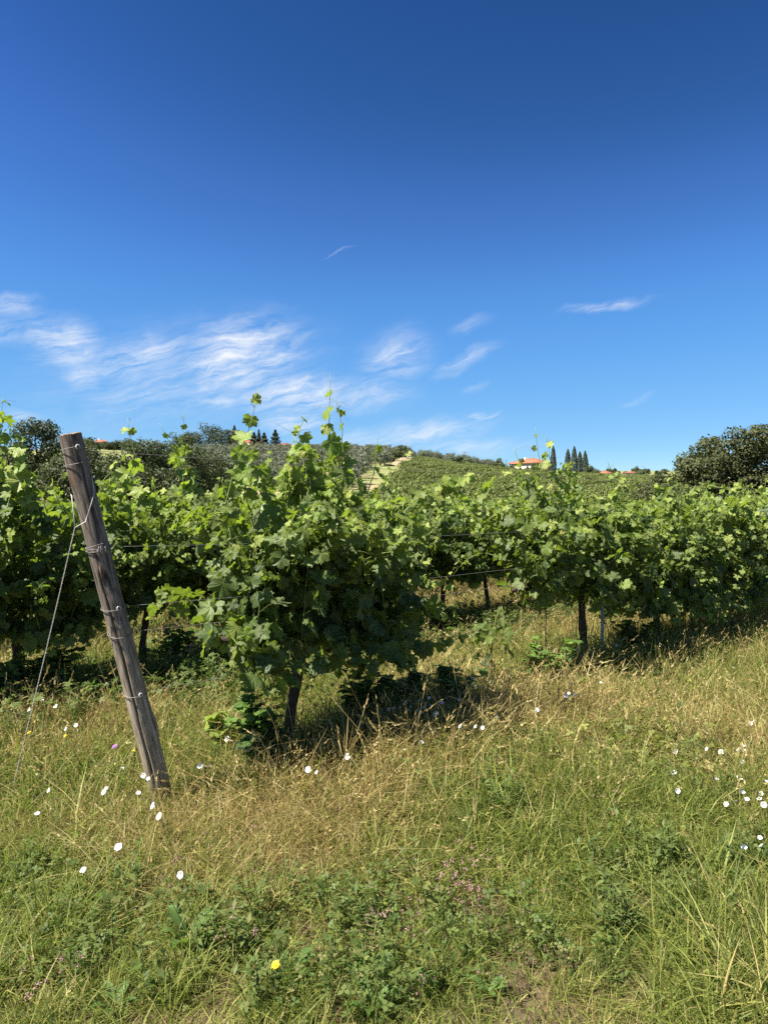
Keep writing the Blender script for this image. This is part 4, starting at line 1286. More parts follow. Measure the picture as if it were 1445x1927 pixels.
    shr = [(763, 262, 1.9, 'dark round shrub on the crest beside the top of the dirt track'), (742, 228, 1.6, 'dark shrub at the left side of the dirt track'),
           (752, 276, 1.3, 'small dark shrub above the dirt track near the crest'),
           (858, 250, 1.4, 'shrub standing alone in the hillside vineyard'), (938, 296, 1.7, 'shrub at the crest left of the farmhouse'), (985, 300, .9, 'shrub below the cream wall of the farmhouse'),
           (1020, 298, .9, 'shrub below the ochre wall of the farmhouse'), (1052, 318, 1.0, 'shrub between the farmhouse cypress and the four cypresses'), (1113, 330, 2.5, 'round green tree right of the four cypresses'),
           (1150, 315, .8, 'shrub right of the small red-roofed outbuilding'), (1178, 400, 1.5, 'round bush on the skyline right of the outbuilding'), (882, 292, 1.5, 'low shrub on the crest above the hillside vineyard'),
           (1095, 300, .6, 'low shrub below the cypresses, near the road'), (1135, 300, .8, 'low shrub beneath the outbuilding'), (960, 296, 1.0, 'low shrub below the left corner of the farmhouse'),
           (925, 306, 1.6, 'dark bush on the skyline left of the farmhouse'), (1005, 210, 1.3, 'bush low on the hillside vineyard below the farmhouse'), (1205, 205, 1.4, 'bush beside the farm road at right')]
    for k, (px, y, s_, lab) in enumerate(shr):
        root = empty('shrub', at(px, y), k * 1.3); root.scale = (s_,) * 3; tag(root, lab, 'shrub', 'hillside shrubs')
        link('stem', st, root); link('crown', sv[k % 3], root)
    # far wood on the skyline
    fw = [crown_mesh('wood', 720 + k, oak_blobs(720 + k, 14, 11, 10, .15), 500, 1.7, M['oak'], shell=.4) for k in range(3)]
    pts = []
    for x in np.arange(270, 345, 5.0):
        y = 900 + RNG.normal(0, 12); pts.append((x, y, float(height(x, y)) - 1))
    for x in np.arange(-420, -120, 8.0):
        y = 620 + RNG.normal(0, 20); pts.append((x, y, float(height(x, y)) - 6))
    n = len(pts)
    tag(scatter('far_wood', np.array(pts), RNG.uniform(0, 6.28, n), RNG.uniform(.35, .75, n), RNG.integers(0, 3, n), RNG.random(n), fw), 'far dark wood along the skyline', 'wood', kind='stuff')
distance_things()

# ------------------------------------------------------------------ buildings on the hill
def hip_roof(name, parent, w, d, z, rise, over, mat):
    x, y = w / 2 + over, d / 2 + over
    rl = max(.1, abs(w - d) / 2 + .2)
    rid = [(-rl, 0), (rl, 0)] if w >= d else [(0, -rl), (0, rl)]
    V = [(-x, -y, z), (x, -y, z), (x, y, z), (-x, y, z), (rid[0][0], rid[0][1], z + rise), (rid[1][0], rid[1][1], z + rise),
         (-x, -y, z - .22), (x, -y, z - .22), (x, y, z - .22), (-x, y, z - .22)]
    if w >= d: Fq, Ft = [(0, 1, 5, 4), (2, 3, 4, 5)], [(1, 2, 5), (3, 0, 4)]
    else: Fq, Ft = [(1, 2, 5, 4), (3, 0, 4, 5)], [(0, 1, 4), (2, 3, 5)]
    Fq += [(0, 6, 7, 1), (1, 7, 8, 2), (2, 8, 9, 3), (3, 9, 6, 0), (9, 8, 7, 6)]
    o = link(name, mesh(name, np.array(V, float), [np.array(Fq), np.array(Ft)], False, None, mat), parent)
    # rounded tile courses along the near slopes
    mb = MB(); c = np.array(rid[0] + (0,)); 
    ridge = [np.array((rid[0][0], rid[0][1], z + rise + .05)), np.array((rid[1][0], rid[1][1], z + rise + .05))]
    mb.tube(np.array(ridge), .18, 6)
    for cx_, cy_, k in ((-x, -y, 0), (x, -y, 1 if w >= d else 0), (x, y, 1), (-x, y, 0 if w >= d else 1)):
        mb.tube(np.array([ridge[k], (cx_, cy_, z + .05)]), .15, 6)
    link('ridge_tile', mb.mesh('ridge_tile', mat), o)
    return o

def box_part(name, parent, lo, hi, mat):
    mb = MB(); mb.box(lo, hi); return link(name, mb.mesh(name, mat, False), parent)

def house(px, y, w, d, h, rise, rz, label, wall_front, wall_side, wins_front, wins_side, dz=0., chimney=True):
    p = at(px, y); root = empty('farmhouse', (p.x, p.y, p.z + dz), rz); tag(root, label, 'house', 'hill houses')
    box_part('wall', root, (-w / 2, -d / 2, -2), (w / 2, d / 2, h), M[wall_front])
    if wall_side != wall_front:
        box_part('side_wall', root, (w / 2 + .003, -d / 2 + .02, -2), (w / 2 + .06, d / 2 - .02, h - .01), M[wall_side])
    rf = hip_roof('roof', root, w, d, h + .22, rise, .7, M['roof'])
    if chimney: box_part('chimney', rf, (-w * .18, -.4, h + .5), (-w * .18 + .8, .4, h + rise + .9), M[wall_front])
    def win(cx, cz, ww, hh, side):
        if side == 'f':
            f = box_part('window', root, (cx - ww / 2, -d / 2 - .08, cz), (cx + ww / 2, -d / 2 - .005, cz + hh), M['shutter'])
            box_part('pane', f, (cx - ww * .32, -d / 2 - .10, cz + .1), (cx + ww * .32, -d / 2 - .085, cz + hh - .1), M['pane'])
        else:
            f = box_part('window', root, (w / 2 + .065, cx - ww / 2, cz), (w / 2 + .13, cx + ww / 2, cz + hh), M['shutter'])
            box_part('pane', f, (w / 2 + .132, cx - ww * .32, cz + .1), (w / 2 + .15, cx + ww * .32, cz + hh - .1), M['pane'])
    for a in wins_front: win(*a, 'f')
    for a in wins_side: win(*a, 's')
    return root
def buildings():
    house(997, 345, 15.5, 10.5, 5.6, 2.3, math.radians(-38), 'long low farmhouse with red tiled hip roof and ochre end wall on the hill',
          'cream', 'ochre', [(-5.5, 3.0, 1.1, 1.5), (-2.2, 3.0, 1.1, 1.5), (1.4, 3.0, 1.1, 1.5), (4.8, 3.0, 1.1, 1.5)], [(-2.6, 2.6, 1.3, 1.5), (2.4, 2.6, 1.3, 1.5)], dz=.2)
    house(1135, 352, 6.4, 5.0, 2.3, 1.2, math.radians(6), 'small low outbuilding with red tiled roof right of the cypresses', 'ochre', 'ochre', [(-1, .8, .9, 1.0)], [], dz=1.2, chimney=False)
    house(467, 335, 5.5, 5.0, 4.4, 1.5, math.radians(30), 'pale villa half hidden among the hilltop conifers', 'white_wall', 'white_wall', [(0, 2.2, 1.0, 1.4)], [(0, 2.2, 1.0, 1.4)], dz=.6)
    house(534, 345, 7.0, 5.0, 3.0, .8, math.radians(4), 'flat pale villa on the hilltop right of the conifers', 'white_wall', 'white_wall', [(-1.5, 1.2, 1.0, 1.2), (1.5, 1.2, 1.0, 1.2)], [], dz=1.5, chimney=False)
    house(190, 520, 9.0, 7.0, 4.6, 1.8, math.radians(12), 'pale hilltop villa with tiled roof far beyond the oaks at left', 'white_wall', 'white_wall', [(-2, 2, 1.1, 1.5), (2, 2, 1.1, 1.5)], [(0, 2, 1.1, 1.5)], dz=-.6)
    house(213, 525, 7.0, 6.0, 3.6, 1.4, math.radians(-8), 'small villa with ochre wall far beyond the oaks, right of the pale one', 'ochre', 'ochre', [(0, 1.4, 1.0, 1.4)], [], dz=-.6, chimney=False)
    house(1187, 640, 12, 7.0, 3.2, .9, math.radians(0), 'tiny white farm building on the far skyline at right', 'white_wall', 'white_wall', [(-3, 1, 1.2, 1.4), (3, 1, 1.2, 1.4)], [], dz=.2, chimney=False)
    # retaining wall below the cypresses
    a, b = at(1062, 318), at(1135, 300); root = empty('retaining_wall', a); tag(root, 'low grey stone retaining wall below the row of cypresses', 'wall')
    n = 16; mesh_ = None
    for k in range(n):
        u0, u1 = k / n, (k + 1) / n
        q0 = a.lerp(b, u0); q1 = a.lerp(b, u1 - .02 / n)
        z0 = float(height(q0.x, q0.y)); z1 = float(height(q1.x, q1.y)); dv = (b - a).normalized(); nv = Vector((-dv.y, dv.x, 0)) * .22
        hh = .95 + RNG.uniform(-.08, .12)
        V = []
        for q, z in ((q0, z0), (q1, z1)):
            for sg in (-1, 1):
                for t_ in (-.6, hh): V.append((q.x + nv.x * sg - a.x, q.y + nv.y * sg - a.y, z + t_ - a.z))
        Q = [[0, 1, 3, 2], [4, 6, 7, 5], [0, 4, 5, 1], [2, 3, 7, 6], [0, 2, 6, 4], [1, 5, 7, 3]]
        link('wall_section', mesh('wall_section', np.array(V), np.array(Q), False, None, M['stone']), root)
    def pole(px, y, h, label):
        p = at(px, y); root = empty('utility_pole', p); tag(root, label, 'pole', 'utility poles')
        V, Q, T = tube_arrays(np.array([(0, 0, -1), (0, 0, h)]), [.13, .09], 8); link('shaft', mesh('shaft', V, [Q, T], True, None, M['timber']), root)
        mb = MB(); mb.box((-.9, -.06, h - .7), (.9, .06, h - .55)); link('crossarm', mb.mesh('crossarm', M['timber'], False), root)
        for sx in (-.75, 0, .75):
            V, Q, T = tube_arrays(np.array([(sx, 0, h - .55), (sx, 0, h - .3)]), [.05, .06], 6); link('insulator', mesh('insulator', V, [Q, T], True, None, M['steel']), root)
    pole(875, 335, 7.5, 'thin utility pole on the crest left of the farmhouse')
    pole(952, 350, 7.5, 'thin utility pole just left of the farmhouse')
    pole(1211, 620, 10, 'thin utility pole on the far skyline at right')
buildings()

# ------------------------------------------------------------------ grass and herbs
def blade_tuft(seed, n, h, w, spread, bend, mat, heads=0.0, hw=1.0, lean=.25, seg=4, name='tuft', head='spike'):
    r = np.random.default_rng(seed); Vs, Qs, Ts, A = [], [], [], []; off = 0
    for i in range(n):
        a = r.uniform(0, 6.283); q = spread * math.sqrt(r.random()); b = np.array([math.cos(a) * q, math.sin(a) * q, -.01])
        hh = h * r.uniform(.45, 1.15); da = a + r.normal(0, .9)
        dr = np.array([math.cos(da), math.sin(da), 0.]); sd = np.array([-dr[1], dr[0], 0.]); fa = r.uniform(0, 3.14)
        sd = sd * math.cos(fa) + dr * math.sin(fa) * .6
        le = abs(r.normal(0, lean)); bn = abs(r.normal(0, bend))
        u = np.linspace(0, 1, seg + 1)
        c = b + dr * (hh * (le * u + bn * u ** 2.2))[:, None] + np.array([0, 0, 1]) * (hh * (u * (1 - .25 * le) - .45 * bn * u ** 2.5))[:, None]
        ww = w * r.uniform(.6, 1.3) * np.array([.7, 1, .85, .55, .12])[:seg + 1] * .5
        if heads and r.random() < heads: ww = np.full(seg + 1, w * .28)
        V = np.stack([c - sd * ww[:, None], c + sd * ww[:, None]], 1).reshape(-1, 3)
        k = np.arange(seg) * 2
        Qs.append(np.stack([k, k + 1, k + 3, k + 2], -1) + off); Vs.append(V); A.append(np.full(len(V), r.random())); off += len(V)
        if heads and ww[-1] > w * .2:           # seed head: small crossing diamonds up the tip
            tipd = unit(c[-1] - c[-2]); m_ = 7 if head == 'spike' else 9
            for j in range(m_):
                f = j / (m_ - 1); p = c[-1] + tipd * (f * .055 * hw) * 1.0
                s_ = (.0042 if head == 'spike' else .006) * hw * (1 - .6 * f)
                o = unit(r.normal(0, 1, 3)); o = unit(o - (o @ tipd) * tipd)
                if head != 'spike': p = p + o * .014 * hw * (1 - f) + np.array([0, 0, -.004])
                e = np.cross(tipd, o)
                V = np.stack([p - tipd * .006 * hw, p + o * s_, p + tipd * .013 * hw, p - o * s_])
                Qs.append(np.array([[0, 1, 2, 3]]) + off); Vs.append(V); A.append(np.full(4, r.random())); off += 4
    return mesh(name, np.concatenate(Vs), np.concatenate(Qs), True, {'rnd': np.concatenate(A)}, mat)

def clover_tuft(seed, n, h, spread, size, mat, leaflets=3, asp=.75, name='clover', stems=True):
    r = np.random.default_rng(seed); mb = MB()
    for i in range(n):
        a = r.uniform(0, 6.283); q = spread * math.sqrt(r.random()); hh = h * r.uniform(.3, 1.1); rv = r.random()
        p0 = np.array([math.cos(a) * q * .7, math.sin(a) * q * .7, -.01]); p1 = np.array([math.cos(a) * q, math.sin(a) * q, hh])
        sd = np.array([-math.sin(a), math.cos(a), 0]) * .0009
        if stems: mb.add([p0 - sd, p0 + sd, p1 + sd, p1 - sd], [[0, 1, 2, 3]], a=rv)
        nn = unit(np.array([0, 0, 1.]) + r.normal(0, .45, 3)); ph = r.uniform(0, 6.28)
        x = unit(np.cross(nn, [math.cos(ph), math.sin(ph), .1])); y = np.cross(nn, x); s_ = size * r.uniform(.6, 1.3)
        for l in range(leaflets):
            th = l * 6.283 / leaflets + r.normal(0, .15); d = x * math.cos(th) + y * math.sin(th); e = np.cross(nn, d)
            V = [p1, p1 + d * s_ * .5 + e * s_ * .5 * asp + nn * s_ * .1, p1 + d * s_, p1 + d * s_ * .5 - e * s_ * .5 * asp + nn * s_ * .1]
            mb.add(V, [[0, 1, 2, 3]], a=rv)
    return mb.mesh(name, mat, False)

def herb_tuft(seed, n, h, size, mat, name='herb'):
    """upright weedy stems with lance leaves up the stem"""
    r = np.random.default_rng(seed); mb = MB()
    for i in range(n):
        a = r.uniform(0, 6.283); q = .05 * math.sqrt(r.random()); le = r.uniform(0, .4); hh = h * r.uniform(.5, 1.1); rv = r.random()
        u = np.linspace(0, 1, 5); dr = np.array([math.cos(a), math.sin(a), 0])
        c = dr * (q + le * hh * u ** 1.5)[:, None] + np.array([0, 0, 1]) * (hh * u * (1 - .15 * le))[:, None]
        mb.tube(c, np.linspace(.0018, .0008, 5), 3, a=rv)
        for j in range(int(5 + hh * 26)):
            f = r.uniform(.05, 1); p = np.array([np.interp(f, u, c[:, k]) for k in range(3)]); th = r.uniform(0, 6.283)
            d = unit(np.array([math.cos(th), math.sin(th), r.uniform(-.1, .9)])); e = unit(np.cross(d, [0, 0, 1])); nn = np.cross(e, d)
            s_ = size * r.uniform(.5, 1.2) * (1.1 - .5 * f); w = s_ * .17
            mb.add([p, p + d * s_ * .45 + e * w, p + d * s_ * .45 - e * w, p + d * s_ - nn * s_ * .12], [[0, 1, 3, 2]], a=rv * .5 + r.random() * .5)
    return mb.mesh(name, mat, False)

def gauss(x, y, cx, cy, sx, sy): return np.exp(-((x - cx) / sx) ** 2 - ((y - cy) / sy) ** 2)
def dryness(x, y):
    d = .335 + (vnoise(x, y, .9, 21, 3) - .5) * .75 + (vnoise(x, y, 3.5, 22, 2) - .5) * .35
    d += .42 * gauss(x, y, -.65, 3.7, .75, .62) + .25 * gauss(x, y, -.05, 4.25, .5, .4)
    d += .32 * gauss(x, y, -2.3, 5.0, .9, .9) + .30 * gauss(x, y, .9, 5.6, .7, .9) + .18 * gauss(x, y, 1.9, 6.0, .8, .8)
    d -= .25 * gauss(x, y, -1.4, 7.2, 1.2, 1.0)
    d -= .30 * gauss(x, y, -1.35, 3.1, .8, .5) + .28 * gauss(x, y, 1.2, 3.0, 1.0, .9) + .25 * gauss(x, y, .6, 3.9, .5, .5) + .2 * gauss(x, y, -.2, 2.4, .7, .3)
    d += .10 * np.clip((y - 6) / 4, 0, 1)
    return d
def bare(x, y):
    b = gauss(x, y, -1.27, 3.22, .14, .12) + gauss(x, y, .78, 2.42, .16, .10) + .5 * gauss(x, y, .35, 2.42, .10, .06)
    b += 1.1 * gauss(x, y, 2.6, 4.62, .36, .22) + 1.1 * gauss(x, y, 3.3, 4.45, .5, .22) + .8 * gauss(x, y, -.62, 3.38, .25, .10) + .7 * gauss(x, y, .0, 4.15, .3, .10) + .3 * gauss(x, y, .25, 2.62, .12, .1)
    b += np.clip((vnoise(x, y, 2.3, 91, 2) - .64) * 4.5, 0, .8) * (y < 5)
    return b
def lush(x, y):        # how tall the growth stands, metres
    h = .135 + .125 * np.clip((y - 2.6) / 1.8, 0, 1)
    h += .13 * gauss(x, y, 1.45, 2.55, .42, .5) + .10 * gauss(x, y, -.05, 4.4, .7, .35) + .06 * gauss(x, y, 1.2, 5.6, 1.0, 1.0) + .06 * gauss(x, y, 1.0, 4.1, .4, .5)
    h -= .07 * gauss(x, y, .8, 2.6, .5, .5) + .05 * gauss(x, y, 1.5, 3.5, .5, .4)
    # taller under the vine rows
    for row in (0, 1):
        s_ = np.abs((x - O1[0]) * NXp + (y - O1[1]) * NYp - SPACING * row)
        h += .10 * np.exp(-(s_ / .35) ** 2) * (y > 4.2)
    return h * (.75 + .5 * vnoise(x, y, 1.6, 29, 2))

def points(y0, y1, dens, seed, extra=1.0):
    r = np.random.default_rng(seed); out = []
    edges = np.linspace(y0, y1, 24)
    for a, b in zip(edges[:-1], edges[1:]):
        w = .56 * b + extra; n = int(dens * (b - a) * 2 * w)
        out.append(np.column_stack([r.uniform(-w, w, n), r.uniform(a, b, n)]))
    return np.concatenate(out)

def patch_mesh(seed, recipe, sig=.17, clover=0, chs=.016, chh=.10):
    """a loose patch of turf: recipe rows (tufts, blades, height, width, lean, bend, dry shift, share with seed heads)"""
    r = np.random.default_rng(seed); Vs, Qs, A, K = [], [], [], []; off = 0
    for nt, nb, h, w, lean, bend, kd, heads in recipe:
        n = nt * nb
        tc = np.clip(r.normal(0, sig, (nt, 2)), -2.2 * sig, 2.2 * sig); a = r.uniform(0, 6.283, n); q = .028 * np.sqrt(r.random(n))
        tall = np.repeat(r.uniform(.6, 1.25, nt), nb)
        b = np.repeat(tc, nb, 0) + np.stack([np.cos(a) * q, np.sin(a) * q], -1); b = np.column_stack([b, np.full(n, -.012)])
        tl = np.repeat(r.normal(0, .22, (nt, 2)), nb, 0)
        hh = h * r.uniform(.45, 1.15, n) * tall; da = a + r.normal(0, .9, n)
        dr = np.stack([np.cos(da), np.sin(da), np.zeros(n)], -1); fa = r.uniform(0, 3.14, n)[:, None]
        sd = np.stack([-dr[:, 1], dr[:, 0], np.zeros(n)], -1) * np.cos(fa) + dr * np.sin(fa) * .6
        le = np.abs(r.normal(0, lean, n)); bn = np.abs(r.normal(0, bend, n)); isH = r.random(n) < heads
        seg = 3; u = np.linspace(0, 1, seg + 1)
        hor = hh[:, None] * (le[:, None] * u + bn[:, None] * u ** 2.2)
        c = b[:, None, :] + dr[:, None, :] * hor[..., None]
        c[..., :2] += tl[:, None, :] * (hh[:, None] * u ** 1.5)[..., None]
        c[..., 2] += hh[:, None] * (u * (1 - .25 * le[:, None]) - .45 * bn[:, None] * u ** 2.5)
        c[..., 2] = np.maximum(c[..., 2], -.012 + .02 * u)
        ww = (w * r.uniform(.6, 1.3, n))[:, None] * np.array([.75, 1., .75, .10]) * .5
        ww = np.where(isH[:, None], w * .26, ww)
        V = np.stack([c - sd[:, None] * ww[..., None], c + sd[:, None] * ww[..., None]], 2).reshape(-1, 3)
        k = (np.arange(n) * (seg + 1) * 2)[:, None] + (np.arange(seg) * 2)[None]
        Qs.append(np.stack([k, k + 1, k + 3, k + 2], -1).reshape(-1, 4) + off); Vs.append(V); rv = r.random(n)
        kv = kd + np.where(isH, .35, 0.)
        A.append(np.repeat(rv, (seg + 1) * 2)); K.append(np.repeat(kv, (seg + 1) * 2)); off += len(V)
        H = np.where(isH)[0]
        if len(H):
            m_ = 8; tip = c[H, -1]; td = unit(c[H, -1] - c[H, -2]); f = np.linspace(0, 1, m_)
            sc_ = r.uniform(.7, 1.3, len(H))
            p = tip[:, None] + td[:, None] * (f * .055)[None, :, None] * sc_[:, None, None]
            o = unit(r.normal(0, 1, (len(H), m_, 3))); o = unit(o - (o * td[:, None]).sum(-1, keepdims=True) * td[:, None])
            wd = (.0045 * (1 - .6 * f))[None, :, None] * sc_[:, None, None]; p = p + o * wd * .8
            V = np.stack([p - td[:, None] * .006, p + o * wd, p + td[:, None] * .013, p - o * wd], 2).reshape(-1, 3)
            Qs.append(np.arange(len(V)).reshape(-1, 4) + off); Vs.append(V); off += len(V)
            A.append(np.repeat(rv[H], m_ * 4)); K.append(np.full(len(V), kd + .45))
    if clover:
        n = clover; P_ = np.clip(r.normal(0, sig, (n, 2)), -2.2 * sig, 2.2 * sig); hh = chh * r.uniform(.3, 1.15, n)
        p1 = np.column_stack([P_, hh]); nn = unit(np.array([0, 0, 1.]) + r.normal(0, .5, (n, 3))); x = unit(np.cross(nn, r.normal(0, 1, (n, 3)))); y = np.cross(nn, x)
        s_ = (chs * r.uniform(.55, 1.3, n))[:, None]; rv = r.random(n)
        for l in range(3):
            th = (l * 2.094 + r.normal(0, .15, n))[:, None]; d = x * np.cos(th) + y * np.sin(th); e = np.cross(nn, d)
            V = np.stack([p1, p1 + d * s_ * .5 + e * s_ * .38 + nn * s_ * .1, p1 + d * s_, p1 + d * s_ * .5 - e * s_ * .38 + nn * s_ * .1], 1).reshape(-1, 3)
            Qs.append(np.arange(len(V)).reshape(-1, 4) + off); Vs.append(V); off += len(V); A.append(np.repeat(rv, 4)); K.append(np.full(len(V), -.25))
    return mesh('turf', np.concatenate(Vs), np.concatenate(Qs), True, {'rnd': np.concatenate(A), 'kdry': np.concatenate(K)}, M['grass'])

def meadow():
    r = np.random.default_rng(77)
    G = [patch_mesh(800 + k, [(22, 11, .21, .0070, .45, .60, -.05, 0), (12, 12, .13, .0060, .6, .6, -.05, 0), (9, 7, .20, .0042, .8, .7, .45, 0)], clover=12) for k in range(4)]
    Lg = [patch_mesh(810 + k, [(22, 11, .32, .0068, .25, .55, -.05, 0), (13, 11, .16, .0065, .4, .5, 0, 0), (8, 5, .38, .0038, .25, .3, .30, .5)]) for k in range(4)]
    Mx = [patch_mesh(820 + k, [(19, 11, .23, .0066, .4, .5, -.05, 0), (13, 9, .25, .0042, .65, .7, .45, 0), (9, 5, .34, .0038, .4, .4, .40, .35)], clover=8) for k in range(4)]
    Dr = [patch_mesh(830 + k, [(9, 10, .20, .0065, .5, .5, .0, 0), (24, 10, .29, .0044, .75, .6, .5, 0), (16, 6, .36, .0038, .5, .4, .45, .30)]) for k in range(4)]
    Cl = [patch_mesh(840 + k, [(20, 10, .18, .0066, .4, .5, -.05, 0), (6, 8, .16, .0040, 1., .7, .4, 0)], clover=70, chs=.018, chh=.14) for k in range(3)]
    Th = [patch_mesh(850 + k, [(16, 8, .07, .0035, 1.4, .8, .5, 0), (5, 8, .08, .005, .6, .5, 0, 0)]) for k in range(2)]
    tufts = G + Lg + Mx + Dr + Cl + Th
    def lay(name, y0, y1, sp, seed, label, widen=1.0):
        ys = np.arange(y0, y1, sp); P_ = np.concatenate([np.column_stack([np.arange(-(.56 * y + 1.0), .56 * y + 1.0, sp), np.full(len(np.arange(-(.56 * y + 1.0), .56 * y + 1.0, sp)), y)]) for y in ys])
        P_ = P_ + r.uniform(-.5, .5, P_.shape) * sp
        x, y = P_.T; n = len(x); d = dryness(x, y); h = lush(x, y); b = bare(x, y)
        cf = vnoise(x, y, 1.1, 51, 3) + .25 * gauss(x, y, .3, 2.7, .9, .5) + .2 * gauss(x, y, 1.0, 4.6, .8, .6) + .2 * gauss(x, y, -1.2, 3.3, .7, .5)
        u = r.random(n); k4 = r.integers(0, 4, n)
        typ = np.where(d > .62 + (u - .5) * .2, 12 + k4, np.where(d > .40 + (u - .5) * .2, 8 + k4, np.where(h > .25 + (u - .5) * .08, 4 + k4, k4)))
        typ = np.where((cf > .70 + (u - .5) * .1) & (d < .55), 16 + k4 % 3, typ)
        typ = np.where(b > .42, 19 + k4 % 2, typ)
        ref = np.select([typ < 4, typ < 8, typ < 12, typ < 16, typ < 19], [.20, .31, .24, .25, .22], .2)
        sc = np.clip(h / ref, .55, 1.45) * r.uniform(.85, 1.15, n) * widen
        dd = np.clip(d + r.normal(0, .06, n), 0, 1)
        o = scatter(name, np.column_stack([x, y, height(x, y)]), r.uniform(0, 6.283, n), sc, typ, dd, tufts)
        tag(o, label, 'grass', kind='stuff')
    lay('meadow_grass', 1.5, 6.5, .21, 1, 'mixed green and straw-dry grass across the foreground')
    lay('vineyard_grass', 6.5, 14, .30, 2, 'yellow-green grass between the vine rows', 1.15)
    lay('far_grass', 14, 46, .9, 3, 'grass under the far vine rows', 1.9)
    # clover, small-leaved cover and weeds
    cl = [clover_tuft(840 + k, 26, .10, .10, .016, M['clover']) for k in range(3)] + [herb_tuft(850 + k, 4, .22, .055, M['clover']) for k in range(3)] + \
         [clover_tuft(860 + k, 34, .24, .13, .020, M['clover'], 5, .5) for k in range(2)]
    P_ = points(1.5, 13, 70, 9); x, y = P_.T; n = len(x)
    f = vnoise(x, y, 1.1, 51, 3) + .3 * gauss(x, y, .3, 2.7, .9, .5) + .22 * gauss(x, y, 1.0, 4.6, .8, .6) + .22 * gauss(x, y, -1.2, 3.3, .7, .5) - .5 * (dryness(x, y) - .4)
    behind = ((x - O1[0]) * NXp + (y - O1[1]) * NYp)
    f = f + .35 * np.exp(-((behind - 2.1) / .9) ** 2)
    keep = (f > np.where(np.abs(behind - 2.1) < 1.0, .42, .62)) & (r.random(n) > np.clip(bare(x, y), 0, .95))
    x, y, f, behind = x[keep], y[keep], f[keep], behind[keep]; n = len(x)
    tall = np.exp(-((behind - 2.1) / .8) ** 2)
    typ = np.where(r.random(n) < tall * .75, 6 + r.integers(0, 2, n), np.where(r.random(n) < .68, r.integers(0, 3, n), 3 + r.integers(0, 3, n)))
    sc = r.uniform(.7, 1.35, n) * np.where(typ >= 6, 1.15, 1.0)
    o = scatter('clover_cover', np.column_stack([x, y, height(x, y)]), r.uniform(0, 6.283, n), sc, typ, np.clip(.15 + r.normal(0, .15, n), 0, .7), cl, r.normal(0, .1, (n, 2)))
    tag(o, 'clover and small-leaved weeds low among the grass', 'weeds', kind='stuff')
    # pink clover heads
    def head_mesh(seed, n, h, spread, size, mat):
        rr = np.random.default_rng(seed); mb = MB()
        for i in range(n):
            a = rr.uniform(0, 6.283); q = spread * math.sqrt(rr.random()); hh = h * rr.uniform(.5, 1.1); p = np.array([math.cos(a) * q, math.sin(a) * q, hh])
            for j in range(16):
                d = unit(rr.normal(0, 1, 3) + [0, 0, .3]); e = unit(np.cross(d, rr.normal(0, 1, 3))); s_ = size * rr.uniform(.7, 1.2)
                mb.add([p, p + d * s_ * .6 + e * s_ * .2, p + d * s_, p + d * s_ * .6 - e * s_ * .2], [[0, 1, 2, 3]], a=rr.random())
        return mb.mesh('clover_head', mat, False)
    hd = [head_mesh(870 + k, 7, .15, .09, .0085, M['pink']) for k in range(3)]
    P_ = points(1.6, 5, 95, 12); x, y = P_.T
    f = gauss(x, y, .33, 2.72, .30, .26) * .55 + .45 * gauss(x, y, .38, 3.05, .25, .2) + .35 * gauss(x, y, -1.15, 2.38, .28, .16) + .10 * gauss(x, y, -.2, 3.0, .5, .3) + .008
    keep = np.random.default_rng(6).random(len(x)) < f; x, y = x[keep], y[keep]; n = len(x)
    tag(scatter('pink_clover', np.column_stack([x, y, height(x, y)]), r.uniform(0, 6.28, n), r.uniform(.7, 1.3, n), r.integers(0, 3, n), r.random(n), hd),
        'tiny faded pink clover heads low in the foreground grass', 'clover', kind='stuff')
    # long stalks of wild oat and barley in loose stands
    oat = [blade_tuft(880 + k, 7, .50, .0030, .05, .35, M['grass'], heads=.8, hw=1.0, lean=.22, head='oat') for k in range(3)]
    P_ = points(1.8, 9.5, 60, 14); x, y = P_.T
    f = .50 * gauss(x, y, 1.35, 5.5, .5, .4) + .25 * gauss(x, y, .75, 5.6, .4, .6) + .5 * gauss(x, y, .85, 3.55, .12, .18) + .4 * gauss(x, y, 1.75, 3.45, .4, .15) + .5 * gauss(x, y, 2.6, 7.0, .8, .5) + .55 * gauss(x, y, -2.15, 4.4, .45, .5) + .4 * gauss(x, y, .15, 4.75, .5, .25) + .35 * gauss(x, y, -.5, 3.7, .5, .4) + .45 * gauss(x, y, 2.1, 4.4, .3, .3) + .02 * (y > 3.2)
    keep = np.random.default_rng(7).random(len(x)) < f; x, y = x[keep], y[keep]; n = len(x)
    tag(scatter('wild_oats', np.column_stack([x, y, height(x, y)]), r.uniform(0, 6.28, n), r.uniform(.6, 1.05, n), r.integers(0, 3, n), np.clip(.78 + r.normal(0, .12, n), 0, 1), oat, r.normal(0, .16, (n, 2))),
        'pale dry oat stalks standing above the grass', 'grass', kind='stuff')
meadow()

